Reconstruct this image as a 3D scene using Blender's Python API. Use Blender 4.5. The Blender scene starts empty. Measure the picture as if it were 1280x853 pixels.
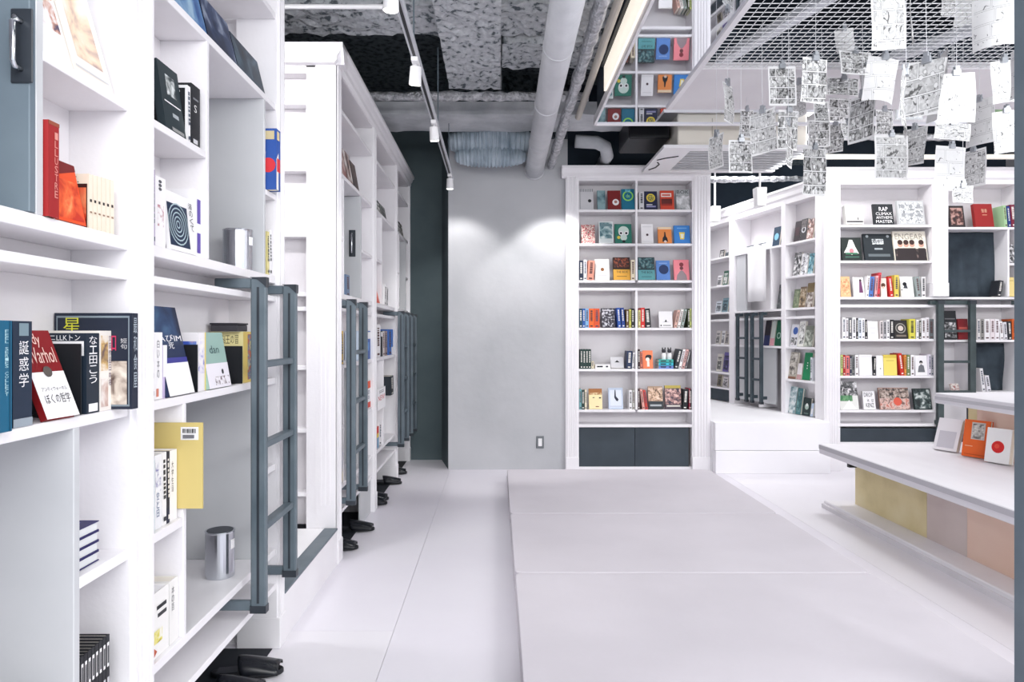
import bpy, math, random
from mathutils import Vector, Matrix

random.seed(7)
scene = bpy.context.scene
COL = scene.collection
PI = math.pi

# ------------------------------------------------------------------ camera
F = 853.333            # focal length in pixels of the 1280x853 frame
VX, VY, CH = 622.0, 418.0, 1.2
cam = bpy.data.cameras.new('camera')
cam.sensor_width = 36.0
cam.lens = 36.0 * F / 1280
cam.shift_x = (640 - VX) / 1280
cam.shift_y = -(426.5 - VY) / 1280
cam.clip_start = 0.02
cam_o = bpy.data.objects.new('camera', cam)
COL.objects.link(cam_o)
cam_o.location = (0, 0, CH)
cam_o.rotation_euler = (PI / 2, 0, 0)
scene.camera = cam_o

# ------------------------------------------------------------------ world, lights, exposure
vs = scene.view_settings
vs.view_transform = 'Standard'
vs.look = 'None'
vs.gamma = 1.0
vs.use_curve_mapping = False
vs.exposure = 0.45
w = bpy.data.worlds.new('room_ambient')
scene.world = w
w.use_nodes = True
w.node_tree.nodes['Background'].inputs[0].default_value = (0.90, 0.96, 1.0, 1)
w.node_tree.nodes['Background'].inputs[1].default_value = 1.0


def area(name, loc, target, sx, sy, power, col=(1, 1, 1)):
    l = bpy.data.lights.new(name, 'AREA')
    l.shape = 'RECTANGLE'
    l.size, l.size_y, l.energy, l.color = sx, sy, power, col
    o = bpy.data.objects.new(name, l)
    COL.objects.link(o)
    o.location = loc
    o.rotation_euler = (Vector(target) - Vector(loc)).to_track_quat('-Z', 'Y').to_euler()
    return o


def spot(name, loc, target, power, deg, blend=0.4, col=(1, 0.98, 0.96), r=0.03):
    l = bpy.data.lights.new(name, 'SPOT')
    l.energy, l.spot_size, l.spot_blend, l.color, l.shadow_soft_size = power, math.radians(deg), blend, col, r
    o = bpy.data.objects.new(name, l)
    COL.objects.link(o)
    o.location = loc
    o.rotation_euler = (Vector(target) - Vector(loc)).to_track_quat('-Z', 'Y').to_euler()
    return o


# unseen fill light added behind the camera
area('fill_light_behind', (0.9, -1.2, 2.75), (0.9, 1.8, 0.6), 3.6, 1.4, 95)
# added fill lights without fixtures: right side out of frame, alcove, rear, step, gap
area('fill_light_right', (3.4, 0.7, 2.7), (2.9, 2.2, 0.6), 2.0, 0.9, 62)
area('fill_light_alcove', (1.95, 7.4, 2.95), (2.1, 7.3, 0), 0.4, 2.0, 36)
area('fill_light_right_rear', (3.9, 5.35, 2.95), (3.9, 5.6, 0), 1.6, 0.3, 8)
area('fill_light_step', (2.7, 5.42, 2.9), (2.5, 5.3, 0), 0.5, 0.4, 21)  # added to brighten the step floor, hidden above the mirror edge
area('fill_light_gap', (-1.35, 2.74, 2.62), (-1.1, 3.55, 0.9), 0.4, 0.14, 11)  # added to brighten the near end of the far bookcase
# track spotlights over the aisle (their bodies are built below)
TRX, TRZ = -0.393, 2.53
for yy, tgt, pw, dg in ((1.15, (-0.95, 1.45, 0.6), 34, 75), (2.52, (-0.85, 2.45, 0.4), 60, 75),
                        (3.27, (-0.4, 3.9, 0.0), 70, 80), (4.22, (-0.1, 6.05, 0.75), 130, 62)):
    spot('track_spot_light', (TRX, yy, TRZ - 0.12), tgt, pw, dg)
spot('track_spot_light', (TRX, 5.63, TRZ - 0.12), (-0.30, 6.05, 1.5), 17, 88, 0.4, r=0.05)
spot('wall_wash_light', (0.53, 5.55, 2.45), (0.48, 6.05, 1.4), 26, 84, 0.4, r=0.05)

# ------------------------------------------------------------------ helpers


def lin(c):
    def f(v):
        v = v / 255.0
        return v / 12.92 if v <= 0.04045 else ((v + 0.055) / 1.055) ** 2.4
    return (f(c[0]), f(c[1]), f(c[2]), 1)


_M = {}


def mat(c, rough=0.55, metal=0.0, spec=0.4):
    k = (tuple(c), rough, metal)
    if k in _M:
        return _M[k]
    m = bpy.data.materials.new('paint_%d_%d_%d' % tuple(c))
    m.use_nodes = True
    b = m.node_tree.nodes['Principled BSDF']
    b.inputs['Base Color'].default_value = lin(c)
    b.inputs['Roughness'].default_value = rough
    b.inputs['Metallic'].default_value = metal
    b.inputs['Specular IOR Level'].default_value = spec
    _M[k] = m
    return m


def noise_mat(name, stops, scale=4.0, detail=6.0, rough=0.7, bump=0.0, stretch=(1, 1, 1), coord='Object', bscale=None, dist=0.0):
    """stops: list of (position, rgb255)"""
    if name in _M:
        return _M[name]
    m = bpy.data.materials.new(name)
    m.use_nodes = True
    nt = m.node_tree
    b = nt.nodes['Principled BSDF']
    tc = nt.nodes.new('ShaderNodeTexCoord')
    mp = nt.nodes.new('ShaderNodeMapping')
    mp.inputs['Scale'].default_value = stretch
    nt.links.new(tc.outputs[coord], mp.inputs[0])
    oi = nt.nodes.new('ShaderNodeObjectInfo')
    ad = nt.nodes.new('ShaderNodeVectorMath')
    ad.operation = 'ADD'
    mu = nt.nodes.new('ShaderNodeMath')
    mu.operation = 'MULTIPLY'
    mu.inputs[1].default_value = 37.0
    nt.links.new(oi.outputs['Random'], mu.inputs[0])
    nt.links.new(mp.outputs[0], ad.inputs[0])
    nt.links.new(mu.outputs[0], ad.inputs[1])
    n = nt.nodes.new('ShaderNodeTexNoise')
    n.inputs['Scale'].default_value = scale
    n.inputs['Detail'].default_value = detail
    n.inputs['Distortion'].default_value = dist
    nt.links.new(ad.outputs[0], n.inputs['Vector'])
    r = nt.nodes.new('ShaderNodeValToRGB')
    el = r.color_ramp.elements
    while len(el) < len(stops):
        el.new(0.5)
    for e, (p, c) in zip(el, stops):
        e.position = p
        e.color = lin(c)
    nt.links.new(n.outputs['Fac'], r.inputs[0])
    nt.links.new(r.outputs[0], b.inputs['Base Color'])
    b.inputs['Roughness'].default_value = rough
    if bump:
        n2 = nt.nodes.new('ShaderNodeTexNoise')
        n2.inputs['Scale'].default_value = bscale or scale * 5
        n2.inputs['Detail'].default_value = 5
        nt.links.new(ad.outputs[0], n2.inputs['Vector'])
        bp = nt.nodes.new('ShaderNodeBump')
        bp.inputs['Strength'].default_value = bump
        bp.inputs['Distance'].default_value = 0.02
        nt.links.new(n2.outputs['Fac'], bp.inputs['Height'])
        nt.links.new(bp.outputs[0], b.inputs['Normal'])
    _M[name] = m
    return m


class MB:
    def __init__(s):
        s.v, s.f, s.m = [], [], []

    def box(s, x0, x1, y0, y1, z0, z1, m=0):
        b = len(s.v)
        s.v += [(x, y, z) for z in (z0, z1) for y in (y0, y1) for x in (x0, x1)]
        for q in ((0, 2, 3, 1), (4, 5, 7, 6), (0, 1, 5, 4), (2, 6, 7, 3), (0, 4, 6, 2), (1, 3, 7, 5)):
            s.f.append(tuple(b + i for i in q))
            s.m.append(m)
        return s

    def quad(s, a, b, c, d, m=0):
        n = len(s.v)
        s.v += [a, b, c, d]
        s.f.append((n, n + 1, n + 2, n + 3))
        s.m.append(m)
        return s

    def tube(s, pts, r, n=10, m=0, caps=True):
        pts = [Vector(p) for p in pts]
        rs = r if isinstance(r, (list, tuple)) else [r] * len(pts)
        b = len(s.v)
        for i, p in enumerate(pts):
            d = (pts[min(i + 1, len(pts) - 1)] - pts[max(i - 1, 0)]).normalized()
            up = Vector((0, 0, 1)) if abs(d.z) < 0.9 else Vector((1, 0, 0))
            u = d.cross(up).normalized()
            w_ = d.cross(u)
            for k in range(n):
                a = 2 * PI * k / n
                s.v.append(tuple(p + (u * math.cos(a) + w_ * math.sin(a)) * rs[i]))
        for i in range(len(pts) - 1):
            for k in range(n):
                k2 = (k + 1) % n
                s.f.append((b + i * n + k, b + i * n + k2, b + (i + 1) * n + k2, b + (i + 1) * n + k))
                s.m.append(m)
        if caps:
            s.f.append(tuple(b + k for k in range(n)))
            s.f.append(tuple(b + (len(pts) - 1) * n + k for k in reversed(range(n))))
            s.m += [m, m]
        return s

    def prism(s, prof, axis, a0, a1, m=0):
        """prof: closed list of 2D points in the two other axes (in x,y,z order), extruded along axis"""
        n = len(prof)
        b = len(s.v)
        for a in (a0, a1):
            for p, q in prof:
                s.v.append({'x': (a, p, q), 'y': (p, a, q), 'z': (p, q, a)}[axis])
        for k in range(n):
            k2 = (k + 1) % n
            s.f.append((b + k, b + k2, b + n + k2, b + n + k))
            s.m.append(m)
        s.f.append(tuple(b + k for k in reversed(range(n))))
        s.f.append(tuple(b + n + k for k in range(n)))
        s.m += [m, m]
        return s

    def grid(s, fn, nu, nv, m=0):
        b = len(s.v)
        for j in range(nv + 1):
            for i in range(nu + 1):
                s.v.append(tuple(fn(i / nu, j / nv)))
        for j in range(nv):
            for i in range(nu):
                a = b + j * (nu + 1) + i
                s.f.append((a, a + 1, a + nu + 2, a + nu + 1))
                s.m.append(m)
        return s

    def build(s, name, mats, parent=None, loc=(0, 0, 0), rotz=0.0, smooth=False, bevel=0.0, seg=1, fix=True):
        me = bpy.data.meshes.new(name)
        me.from_pydata(s.v, [], s.f)
        if not isinstance(mats, (list, tuple)):
            mats = [mats]
        for q in mats:
            me.materials.append(q)
        me.polygons.foreach_set('material_index', s.m)
        if smooth:
            me.polygons.foreach_set('use_smooth', [True] * len(s.f))
        if fix:
            import bmesh
            bm = bmesh.new()
            bm.from_mesh(me)
            bmesh.ops.recalc_face_normals(bm, faces=bm.faces)
            bm.to_mesh(me)
            bm.free()
        me.update()
        o = bpy.data.objects.new(name, me)
        COL.objects.link(o)
        o.location = loc
        o.rotation_euler = (0, 0, rotz)
        if parent:
            o.parent = parent
        if bevel:
            b = o.modifiers.new('bevel', 'BEVEL')
            b.width, b.segments, b.limit_method = bevel, seg, 'ANGLE'
        return o


LABELS = {}


def tag(o, label, cat, group=None):
    n = len(label.replace('-', ' ').split())
    if label in LABELS and not group:
        print('DUP LABEL', label)
    if n > 17 or n < 4:
        print('LABEL WORDS', n, label)
    LABELS[label] = o
    o['label'], o['category'] = label, cat
    if group:
        o['group'] = group
    return o


def thing(name, label, cat, loc=(0, 0, 0), rotz=0.0, group=None):
    o = bpy.data.objects.new(name, None)
    COL.objects.link(o)
    o.empty_display_size = 0.1
    o.location = loc
    o.rotation_euler = (0, 0, rotz)
    return tag(o, label, cat, group)


def struct(o):
    o['kind'] = 'structure'
    return o


def part(name, parent, m, *box, bevel=0.0):
    return MB().box(*box).build(name, m, parent, bevel=bevel)


class Frame:
    """local x along a bookcase front, local y into it"""
    def __init__(s, ox, oy, deg):
        s.o = Vector((ox, oy))
        s.th = math.radians(deg)
        s.ex = Vector((math.cos(s.th), math.sin(s.th)))
        s.ey = Vector((-math.sin(s.th), math.cos(s.th)))

    def w(s, lx, ly, z=0):
        p = s.o + s.ex * lx + s.ey * ly
        return (p.x, p.y, z)

    def px(s, x, y, ly=0.0):
        d = Vector(((x - VX) / F, 1.0))
        q = s.o + s.ey * ly
        # t*d = q + lx*ex
        det = d.x * (-s.ex.y) + s.ex.x * d.y
        t = (q.x * (-s.ex.y) + s.ex.x * q.y) / det
        p = d * t
        return (p - q).dot(s.ex), CH + (VY - y) / F * t


# palette
WHITE = noise_mat('white_paint', [(0.3, (236, 233, 237)), (0.7, (243, 241, 244))], scale=3, rough=0.45, bump=0.04, bscale=60)
WHITE2 = noise_mat('panel_white_paint', [(0.3, (222, 218, 222)), (0.7, (231, 228, 231))], scale=2.5, rough=0.5, bump=0.04, bscale=60)
GREYP = noise_mat('grey_panel_and_shade', [(0.25, (190, 192, 196)), (0.75, (203, 204, 207))], scale=3, rough=0.6)
SLATE = noise_mat('slate_panel', [(0.3, (44, 54, 64)), (0.7, (60, 71, 80))], scale=3, rough=0.6)
SLATE_D = noise_mat('slate_door', [(0.3, (96, 110, 122)), (0.7, (112, 126, 136))], scale=5, rough=0.55)
STEEL = noise_mat('ladder_steel', [(0.3, (84, 97, 106)), (0.7, (102, 114, 122))], scale=9, rough=0.42)
STEEL_D = noise_mat('ladder_dark_steel', [(0.3, (36, 42, 50)), (0.7, (52, 58, 66))], scale=9, rough=0.4)
CURT = noise_mat('curtain_cloth', [(0.3, (38, 48, 58)), (0.7, (66, 78, 88))], scale=6, rough=0.85)
BLACK = mat((22, 24, 29), 0.45)
CHROME = mat((205, 208, 214), 0.18, 1.0)
PAGEM = mat((232, 226, 214), 0.8)
WHITEP = mat((244, 243, 245), 0.6)
CREAM = mat((248, 242, 230), 0.5)

# ------------------------------------------------------------------ the room
FLOORM = noise_mat('white_floor', [(0.3, (226, 222, 231)), (0.7, (234, 231, 238))], scale=1.2, rough=0.38, bump=0.03, bscale=30)
FLOORM2 = noise_mat('white_floor_panel', [(0.3, (228, 225, 231)), (0.7, (236, 233, 239))], scale=1.2, rough=0.38, bump=0.03, bscale=30)
JOINT = mat((196, 192, 198), 0.8)
fl = struct(MB().box(-3.0, 5.0, -3.0, 9.6, -0.1, -0.006).build('floor', JOINT))
g = 0.0008
for x0, x1, y0, y1, mm in ((-3, -0.42, 2.76, 9.6, FLOORM), (-3, -0.42, -3, 2.76, FLOORM2), (-0.42, 1.95, -3, 9.6, FLOORM), (1.95, 5.0, -3, 9.6, FLOORM2)):
    MB().box(x0 + g, x1 - g, y0 + g, y1 - g, -0.006, 0).build('floor_panel', mm, fl)

CONC = noise_mat('concrete_wall', [(0.25, (176, 178, 182)), (0.5, (189, 190, 194)), (0.8, (200, 200, 204))], scale=1.6, detail=9, rough=0.75, bump=0.12, bscale=14)
SPRAY = noise_mat('sprayed_concrete', [(0.36, (92, 100, 106)), (0.44, (186, 190, 195)), (0.7, (216, 218, 222))], scale=22, detail=10, rough=0.95, bump=0.9, bscale=38)
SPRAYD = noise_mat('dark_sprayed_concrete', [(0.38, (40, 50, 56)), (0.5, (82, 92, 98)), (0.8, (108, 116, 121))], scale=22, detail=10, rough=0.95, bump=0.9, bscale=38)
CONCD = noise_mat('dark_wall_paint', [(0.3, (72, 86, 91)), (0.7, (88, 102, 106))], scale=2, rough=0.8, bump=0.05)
struct(MB().box(-0.437, 0.62, 6.05, 6.30, 0, 2.93).build('wall_back', CONC))
struct(MB().box(-0.437, 0.62, 6.05, 6.30, 2.93, 3.5).build('wall_back_upper', SPRAYD))
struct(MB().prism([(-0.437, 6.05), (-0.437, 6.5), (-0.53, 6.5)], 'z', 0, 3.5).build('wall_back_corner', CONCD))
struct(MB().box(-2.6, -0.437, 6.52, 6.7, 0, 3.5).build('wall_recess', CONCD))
struct(MB().box(-2.6, -2.5, -3, 6.52, 0, 3.5).build('wall_left', WHITE2))
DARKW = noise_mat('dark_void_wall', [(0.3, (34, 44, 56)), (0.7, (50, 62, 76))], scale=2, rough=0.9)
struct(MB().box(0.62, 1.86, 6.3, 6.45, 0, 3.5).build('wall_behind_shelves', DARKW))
struct(MB().box(1.70, 1.84, 6.45, 9.3, 0, 3.5).build('wall_alcove_left', WHITE2))
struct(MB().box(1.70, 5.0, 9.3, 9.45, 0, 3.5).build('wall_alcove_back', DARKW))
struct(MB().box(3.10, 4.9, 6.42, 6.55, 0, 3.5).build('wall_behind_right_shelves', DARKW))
struct(MB().box(4.78, 4.9, 1.0, 6.42, 0, 3.5).build('wall_right', WHITE2))

SMOOTHC = noise_mat('smooth_concrete_beam', [(0.3, (170, 174, 179)), (0.7, (208, 210, 214))], scale=5, detail=8, rough=0.9, bump=0.3)
ceil = struct(MB().box(-2.6, 4.9, -3, 9.45, 3.5, 3.65).build('ceiling', SPRAYD))


def lumpy(name, x0, x1, y0, y1, z0, z1, m, nx, ny, amp=0.02):
    mb = MB()
    rnd = random.Random(len(name) * 7 + nx)
    H = {}

    def h(i, j):
        if (i, j) not in H:
            H[(i, j)] = rnd.uniform(-amp, amp)
        return H[(i, j)]
    mb.grid(lambda u, v: (x0 + (x1 - x0) * u + h(int(u * nx + .5), 900) * (0 if 0 < v < 1 else 1), y0 + (y1 - y0) * v + h(901, int(v * ny + .5)) * (0 if 0 < u < 1 else 0.6), z0 + h(int(u * nx + .5), int(v * ny + .5))), nx, ny)
    b = len(mb.v)
    ring = [(i, 0) for i in range(nx)] + [(nx, j) for j in range(ny)] + [(i, ny) for i in range(nx, 0, -1)] + [(0, j) for j in range(ny, 0, -1)]
    for i, j in ring:
        q = mb.v[j * (nx + 1) + i]
        mb.v.append((q[0], q[1], z1))
    n = len(ring)
    for k in range(n):
        k2 = (k + 1) % n
        a, c = ring[k], ring[k2]
        mb.f.append((a[1] * (nx + 1) + a[0], c[1] * (nx + 1) + c[0], b + k2, b + k))
        mb.m.append(0)
    return struct(mb.build(name, m))


lumpy('beam_long', -0.36, 0.02, 0.4, 5.12, 3.04, 3.5, SPRAY, 10, 120, 0.014)
lumpy('beam_cross', -2.5, 0.70, 3.98, 4.40, 3.13, 3.5, SPRAY, 60, 10, 0.016)
lumpy('beam_cross_right', 0.03, 0.72, 4.42, 4.86, 3.09, 3.5, SPRAY, 16, 10, 0.012)
lumpy('beam_cross_far', -2.5, 1.25, 5.28, 5.72, 2.90, 3.0, SMOOTHC, 50, 8, 0.006)
lumpy('beam_cross_near', -2.5, 0.70, 2.6, 3.0, 3.16, 3.5, SPRAYD, 60, 10, 0.016)

# dropped ceiling with mirror panels, mesh opening and fascia
MZ = CH + 1.546
MIRR = mat((235, 238, 242), 0.02, 1.0)
mirror_ceiling = struct(MB().box(0.722, 4.78, 4.66, 5.01, MZ, MZ + 0.03).build('ceiling_mirror_rear', MIRR))
struct(MB().box(0.722, 1.166, 0.3, 4.66, MZ, MZ + 0.03).build('ceiling_mirror_side', MIRR))
struct(MB().box(0.706, 0.722, 0.3, 5.025, MZ - 0.012, MZ + 0.05).build('trim_1', WHITE))
struct(MB().box(0.706, 4.78, 5.01, 5.028, MZ - 0.012, MZ + 0.05).build('trim_2', WHITE))
struct(MB().box(1.166, 4.78, 3.95, 4.66, MZ - 0.012, MZ + 0.03).build('ceiling_panel', WHITE2))
struct(MB().box(1.150, 1.182, 0.3, 4.66, MZ - 0.016, MZ + 0.03).build('trim_3', WHITE))
fm = MB()
p = 0.044
x = 1.19
while x < 4.78:
    fm.box(x - 0.0015, x + 0.0015, 0.9, 3.95, MZ - 0.002, MZ + 0.001)
    x += p
y = 0.9
while y < 3.96:
    fm.box(1.18, 4.78, y - 0.0015, y + 0.0015, MZ - 0.002, MZ + 0.001)
    y += p
grating = thing('ceiling_grating', 'white metal mesh grating that the comic pages hang from', 'ceiling grating', (3.0, 2.4, MZ))
gm = fm.build('mesh_bar', mat((250, 251, 253), 0.5), grating, loc=(-3.0, -2.4, -MZ), fix=False)
gm['kind'] = 'stuff'
for (ax, ay, bx_, by_) in ((1.30, 3.95, 2.35, 0.9), (2.25, 3.95, 3.9, 0.9), (3.3, 3.95, 4.7, 2.2)):
    d = Vector((bx_ - ax, by_ - ay)).normalized()
    nrm = Vector((-d.y, d.x)) * 0.035
    MB().prism([(ax - nrm.x, ay - nrm.y), (bx_ - nrm.x, by_ - nrm.y), (bx_ + nrm.x, by_ + nrm.y), (ax + nrm.x, ay + nrm.y)], 'z', MZ + 0.02, MZ + 0.06).build('brace', mat((214, 216, 222), 0.5), grating, loc=(-3.0, -2.4, -MZ))
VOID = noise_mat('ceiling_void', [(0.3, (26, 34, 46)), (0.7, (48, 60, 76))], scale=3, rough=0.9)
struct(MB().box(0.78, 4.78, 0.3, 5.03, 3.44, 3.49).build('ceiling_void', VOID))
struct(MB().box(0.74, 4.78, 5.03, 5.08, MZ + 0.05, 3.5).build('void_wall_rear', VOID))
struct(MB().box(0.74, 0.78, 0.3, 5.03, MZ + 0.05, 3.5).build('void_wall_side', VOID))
fas = thing('linear_light', 'long cream linear light along the mirrored ceiling edge', 'light', (0.70, 2.4, MZ + 0.1))
em = bpy.data.materials.new('linear_light_diffuser')
em.use_nodes = True
eb = em.node_tree.nodes['Principled BSDF']
eb.inputs['Base Color'].default_value = lin((250, 244, 232))
eb.inputs['Emission Color'].default_value = lin((255, 246, 232))
eb.inputs['Emission Strength'].default_value = 0.55
MB().box(0.690, 0.704, 0.4, 4.43, MZ + 0.032, MZ + 0.19).build('diffuser', em, fas, loc=(-0.70, -2.4, -MZ - 0.1))
MB().box(0.705, 0.735, 0.39, 4.44, MZ + 0.052, MZ + 0.20).build('housing', CREAM, fas, loc=(-0.70, -2.4, -MZ - 0.1))
MB().box(0.672, 0.704, 0.39, 4.44, MZ + 0.192, MZ + 0.204).build('top_lip', BLACK, fas, loc=(-0.70, -2.4, -MZ - 0.1))

# pipes and ducts
PIPEM = noise_mat('grey_wrapped_pipe', [(0.3, (198, 200, 205)), (0.7, (216, 217, 222))], scale=6, rough=0.7, bump=0.2)
FOIL = noise_mat('crinkled_foil', [(0.3, (150, 152, 158)), (0.7, (228, 228, 232))], scale=30, rough=0.3, bump=1.0, bscale=70)
_fb = FOIL.node_tree.nodes['Principled BSDF']
_fb.inputs['Metallic'].default_value = 0.75
bp_ = thing('pipe', 'thick grey insulated pipe running along the ceiling into concrete wall', 'pipe', (0.3, 4.0, 2.66))


def tube_part(name, parent, pts, r, m, n=16, smooth=True):
    o = parent.location
    return MB().tube([(a - o.x, b - o.y, c - o.z) for a, b, c in pts], r, n).build(name, m, parent, smooth=smooth)


tube_part('pipe_body', bp_, [(0.325, 6.05, 2.655), (0.30, 1.2, 2.70)], 0.079, PIPEM, 24)
for yy in (5.2, 4.35, 3.5, 2.65):
    tube_part('joint_band', bp_, [(0.321 - (6.05 - yy) * 0.004, yy, 2.661 + (5.2 - yy) * 0.009), (0.321 - (6.05 - yy) * 0.004, yy - 0.012, 2.661 + (5.2 - yy) * 0.009)], 0.081, PIPEM, 24)
tube_part('wall_collar', bp_, [(0.325, 6.05, 2.655), (0.325, 6.03, 2.655)], 0.09, PIPEM, 24)


def crinkle(name, label, pts, r, seg, n=12, amp=0.2, m=None, sd=1):
    rnd = random.Random(sd)
    a, b = Vector(pts[0]), Vector(pts[1])
    P, R = [], []
    for i in range(seg + 1):
        P.append(a.lerp(b, i / seg) + Vector((rnd.uniform(-1, 1), rnd.uniform(-1, 1), rnd.uniform(-1, 1))) * r * 0.06)
        R.append(r * (1 + rnd.uniform(-amp, amp)))
    return tag(MB().tube(P, R, n).build(name, m or FOIL), label, 'pipe')


crinkle('foil_pipe', 'foil wrapped pipe running to the wall beside the thick pipe', [(0.47, 6.05, 2.69), (0.50, 1.5, 2.80)], 0.036, 90, sd=2, amp=0.14)
crinkle('beige_conduit', 'thin beige conduit between foil pipe and linear light', [(0.62, 5.25, 2.87), (0.60, 1.5, 2.90)], 0.024, 6, amp=0.0, m=mat((196, 190, 182), 0.6), sd=3)
crinkle('foil_pipe', 'crinkled foil pipe crossing above the far left bookcase', [(-2.3, 4.95, 2.925), (0.66, 4.95, 2.925)], 0.034, 60, sd=4)
crinkle('conduit', 'white conduit crossing the ceiling above the near left bookcase', [(-2.5, 3.5, 2.88), (-0.5, 3.5, 2.88)], 0.012, 4, amp=0, m=WHITEP, sd=5)
crinkle('foil_pipe', 'foil pipe under the ceiling behind the hanging pages at right', [(2.42, 5.75, 2.86), (4.75, 5.75, 2.86)], 0.03, 50, sd=6)
crinkle('foil_pipe', 'foil pipe high over the alcove with angled bookcase', [(1.8, 7.0, 2.78), (3.6, 7.0, 2.80)], 0.03, 40, sd=8)
crinkle('cream_rail', 'cream horizontal rail just above bookcase behind bench', [(2.42, 5.85, 2.72), (4.75, 5.85, 2.72)], 0.022, 4, amp=0, m=CREAM, sd=9)
tag(MB().tube([(0.66, 5.80, 2.84), (0.84, 5.80, 2.83), (0.92, 5.83, 2.80), (0.95, 5.92, 2.75), (0.955, 6.28, 2.75)], 0.055, 14).build('grey_pipe', SMOOTHC, smooth=True), 'wide grey pipe elbow above bookcase beside concrete wall', 'pipe')
# flexible duct in front of the concrete wall
DUCTM = noise_mat('duct_fabric', [(0.3, (130, 148, 162)), (0.7, (196, 208, 218))], scale=5, rough=0.6, bump=0.3)
dct = thing('flexible_duct', 'bulging grey flexible duct with folds above the concrete wall', 'duct', (-0.06, 5.86, 2.8))
for (xc, yc, zc_, hw, rad, sd) in ((0.0, 0.0, 0.05, 0.37, 0.135, 5), (0.0, -0.03, -0.09, 0.31, 0.085, 9)):
    rnd = random.Random(sd)
    dp, dr = [], []
    n_ = 80
    for i in range(n_ + 1):
        u = i / n_
        dp.append((xc - hw + 2 * hw * u, yc, zc_ + 0.012 * math.sin(u * 3)))
        e = max(0.0, 1 - (2 * u - 1) ** 2) ** 0.4
        dr.append(rad * e * (1 + 0.10 * ((i // 2) % 2) + rnd.uniform(-0.05, 0.05)) + 0.004)
    MB().tube(dp, dr, 28).build('duct_fold', DUCTM, dct, smooth=False)

# ceiling air conditioner
ac = thing('air_conditioner', 'white ceiling air conditioner with louvred grille above back bookcase', 'air conditioner', (1.8, 5.5, 2.6))


def acp(name, m, *b, bevel=0.0):
    return MB().box(*b).build(name, m, ac, loc=(-1.8, -5.5, -2.6), bevel=bevel)


acp('body', CREAM, 1.36, 2.34, 5.16, 5.88, 2.625, 2.86, bevel=0.008)
acp('frame', WHITEP, 1.25, 1.47, 5.13, 5.92, 2.60, 2.625)
acp('frame', WHITEP, 1.47, 2.38, 5.13, 5.22, 2.60, 2.625)
acp('frame', WHITEP, 1.47, 2.38, 5.86, 5.92, 2.60, 2.625)
for i in range(8):
    acp('louvre', mat((188, 190, 194), 0.5), 1.47, 2.38, 5.25 + i * 0.077, 5.285 + i * 0.077, 2.603, 2.618)
for xx in (1.62, 1.9, 2.14):
    acp('panel_joint', mat((196, 190, 178), 0.6), xx, xx + 0.005, 5.156, 5.162, 2.66, 2.83)
mk = MB().tube([(1.285, 5.80, 2.599), (1.325, 5.72, 2.599), (1.33, 5.62, 2.599), (1.30, 5.55, 2.599)], 0.006, 6)
mk.tube([(1.28, 5.48, 2.599), (1.33, 5.42, 2.599), (1.42, 5.36, 2.599)], 0.006, 6)
mk.build('pull_cord', BLACK, ac, loc=(-1.8, -5.5, -2.6))
tag(MB().box(1.02, 1.34, 5.3, 5.75, 2.72, 2.90).build('junction_box', BLACK, bevel=0.01), 'black equipment box beside the ceiling air conditioner', 'box')

# track with spotlights
tr = thing('light_track', 'grey ceiling light track running over the aisle', 'light track', (TRX, 3.2, TRZ))
MB().box(-0.018, 0.018, -2.8, 2.62, -0.015, 0.015).build('track_rail', mat((196, 198, 204), 0.5), tr, bevel=0.003)
MB().box(-0.007, 0.007, -2.8, 2.62, -0.0165, -0.0152).build('track_slot', BLACK, tr)
for yy in (-1.6, 0.0, 1.3, 2.3):
    MB().tube([(0, yy, 0.015), (0, yy, 0.56)], 0.004, 6).build('hanger_rod', STEEL, tr)


def spotlight(yy, tilt, yaw, label):
    t = thing('track_spotlight', label, 'spotlight', (TRX, yy, TRZ - 0.016), 0, 'track spotlights')
    MB().box(-0.016, 0.016, -0.05, 0.05, -0.022, 0).build('adapter', WHITEP, t, bevel=0.003)
    MB().tube([(0, 0, -0.02), (0, 0, -0.05)], 0.006, 8).build('arm', WHITEP, t)
    R = Matrix.Rotation(yaw, 3, 'Z') @ Matrix.Rotation(tilt, 3, 'X')
    c = Vector((0, 0, -0.06))
    body = [c + R @ Vector((0, 0, z)) for z in (0.03, 0.026, -0.05, -0.056)]
    hd = MB().tube(body, [0.018, 0.026, 0.030, 0.030], 18).build('lamp_head', WHITEP, t, smooth=False)
    lm = _M.get('lens')
    if not lm:
        lm = bpy.data.materials.new('lamp_lens')
        lm.use_nodes = True
        q = lm.node_tree.nodes['Principled BSDF']
        q.inputs['Emission Color'].default_value = (1, 0.98, 0.94, 1)
        q.inputs['Emission Strength'].default_value = 6
        _M['lens'] = lm
    MB().tube([c + R @ Vector((0, 0, -0.0565)), c + R @ Vector((0, 0, -0.0585))], 0.025, 18).build('lens', lm, hd)


spotlight(1.15, 0.0, 0.0, 'small white spotlight nearest the camera on the ceiling track')
spotlight(2.52, 0.1, 0.4, 'white spotlight at the top picture edge on ceiling track')
spotlight(3.27, 0.25, 0.3, 'white spotlight on ceiling track in front of sprayed concrete')
spotlight(4.22, 0.2, -0.3, 'white spotlight on ceiling track next to the cross beam')
spotlight(5.62, 0.1, 0.0, 'white spotlight at the far track end against the wall')
for (xx, yy, zz, lb) in ((2.42, 6.3, 2.55, 'white box spotlight hanging in the alcove beside pages'), (2.42, 7.6, 2.62, 'white box spotlight deep inside the alcove ceiling')):
    t = thing('box_spotlight', lb, 'spotlight', (xx, yy, zz))
    MB().prism([(-0.05, 0.0), (0.05, 0.0), (0.04, -0.17), (-0.04, -0.17)], 'y', -0.05, 0.05).build('lamp_head', WHITEP, t, bevel=0.005)
    MB().tube([(0, 0, 0), (0, 0, 3.5 - zz)], 0.01, 8).build('stem', WHITEP, t)

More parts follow.
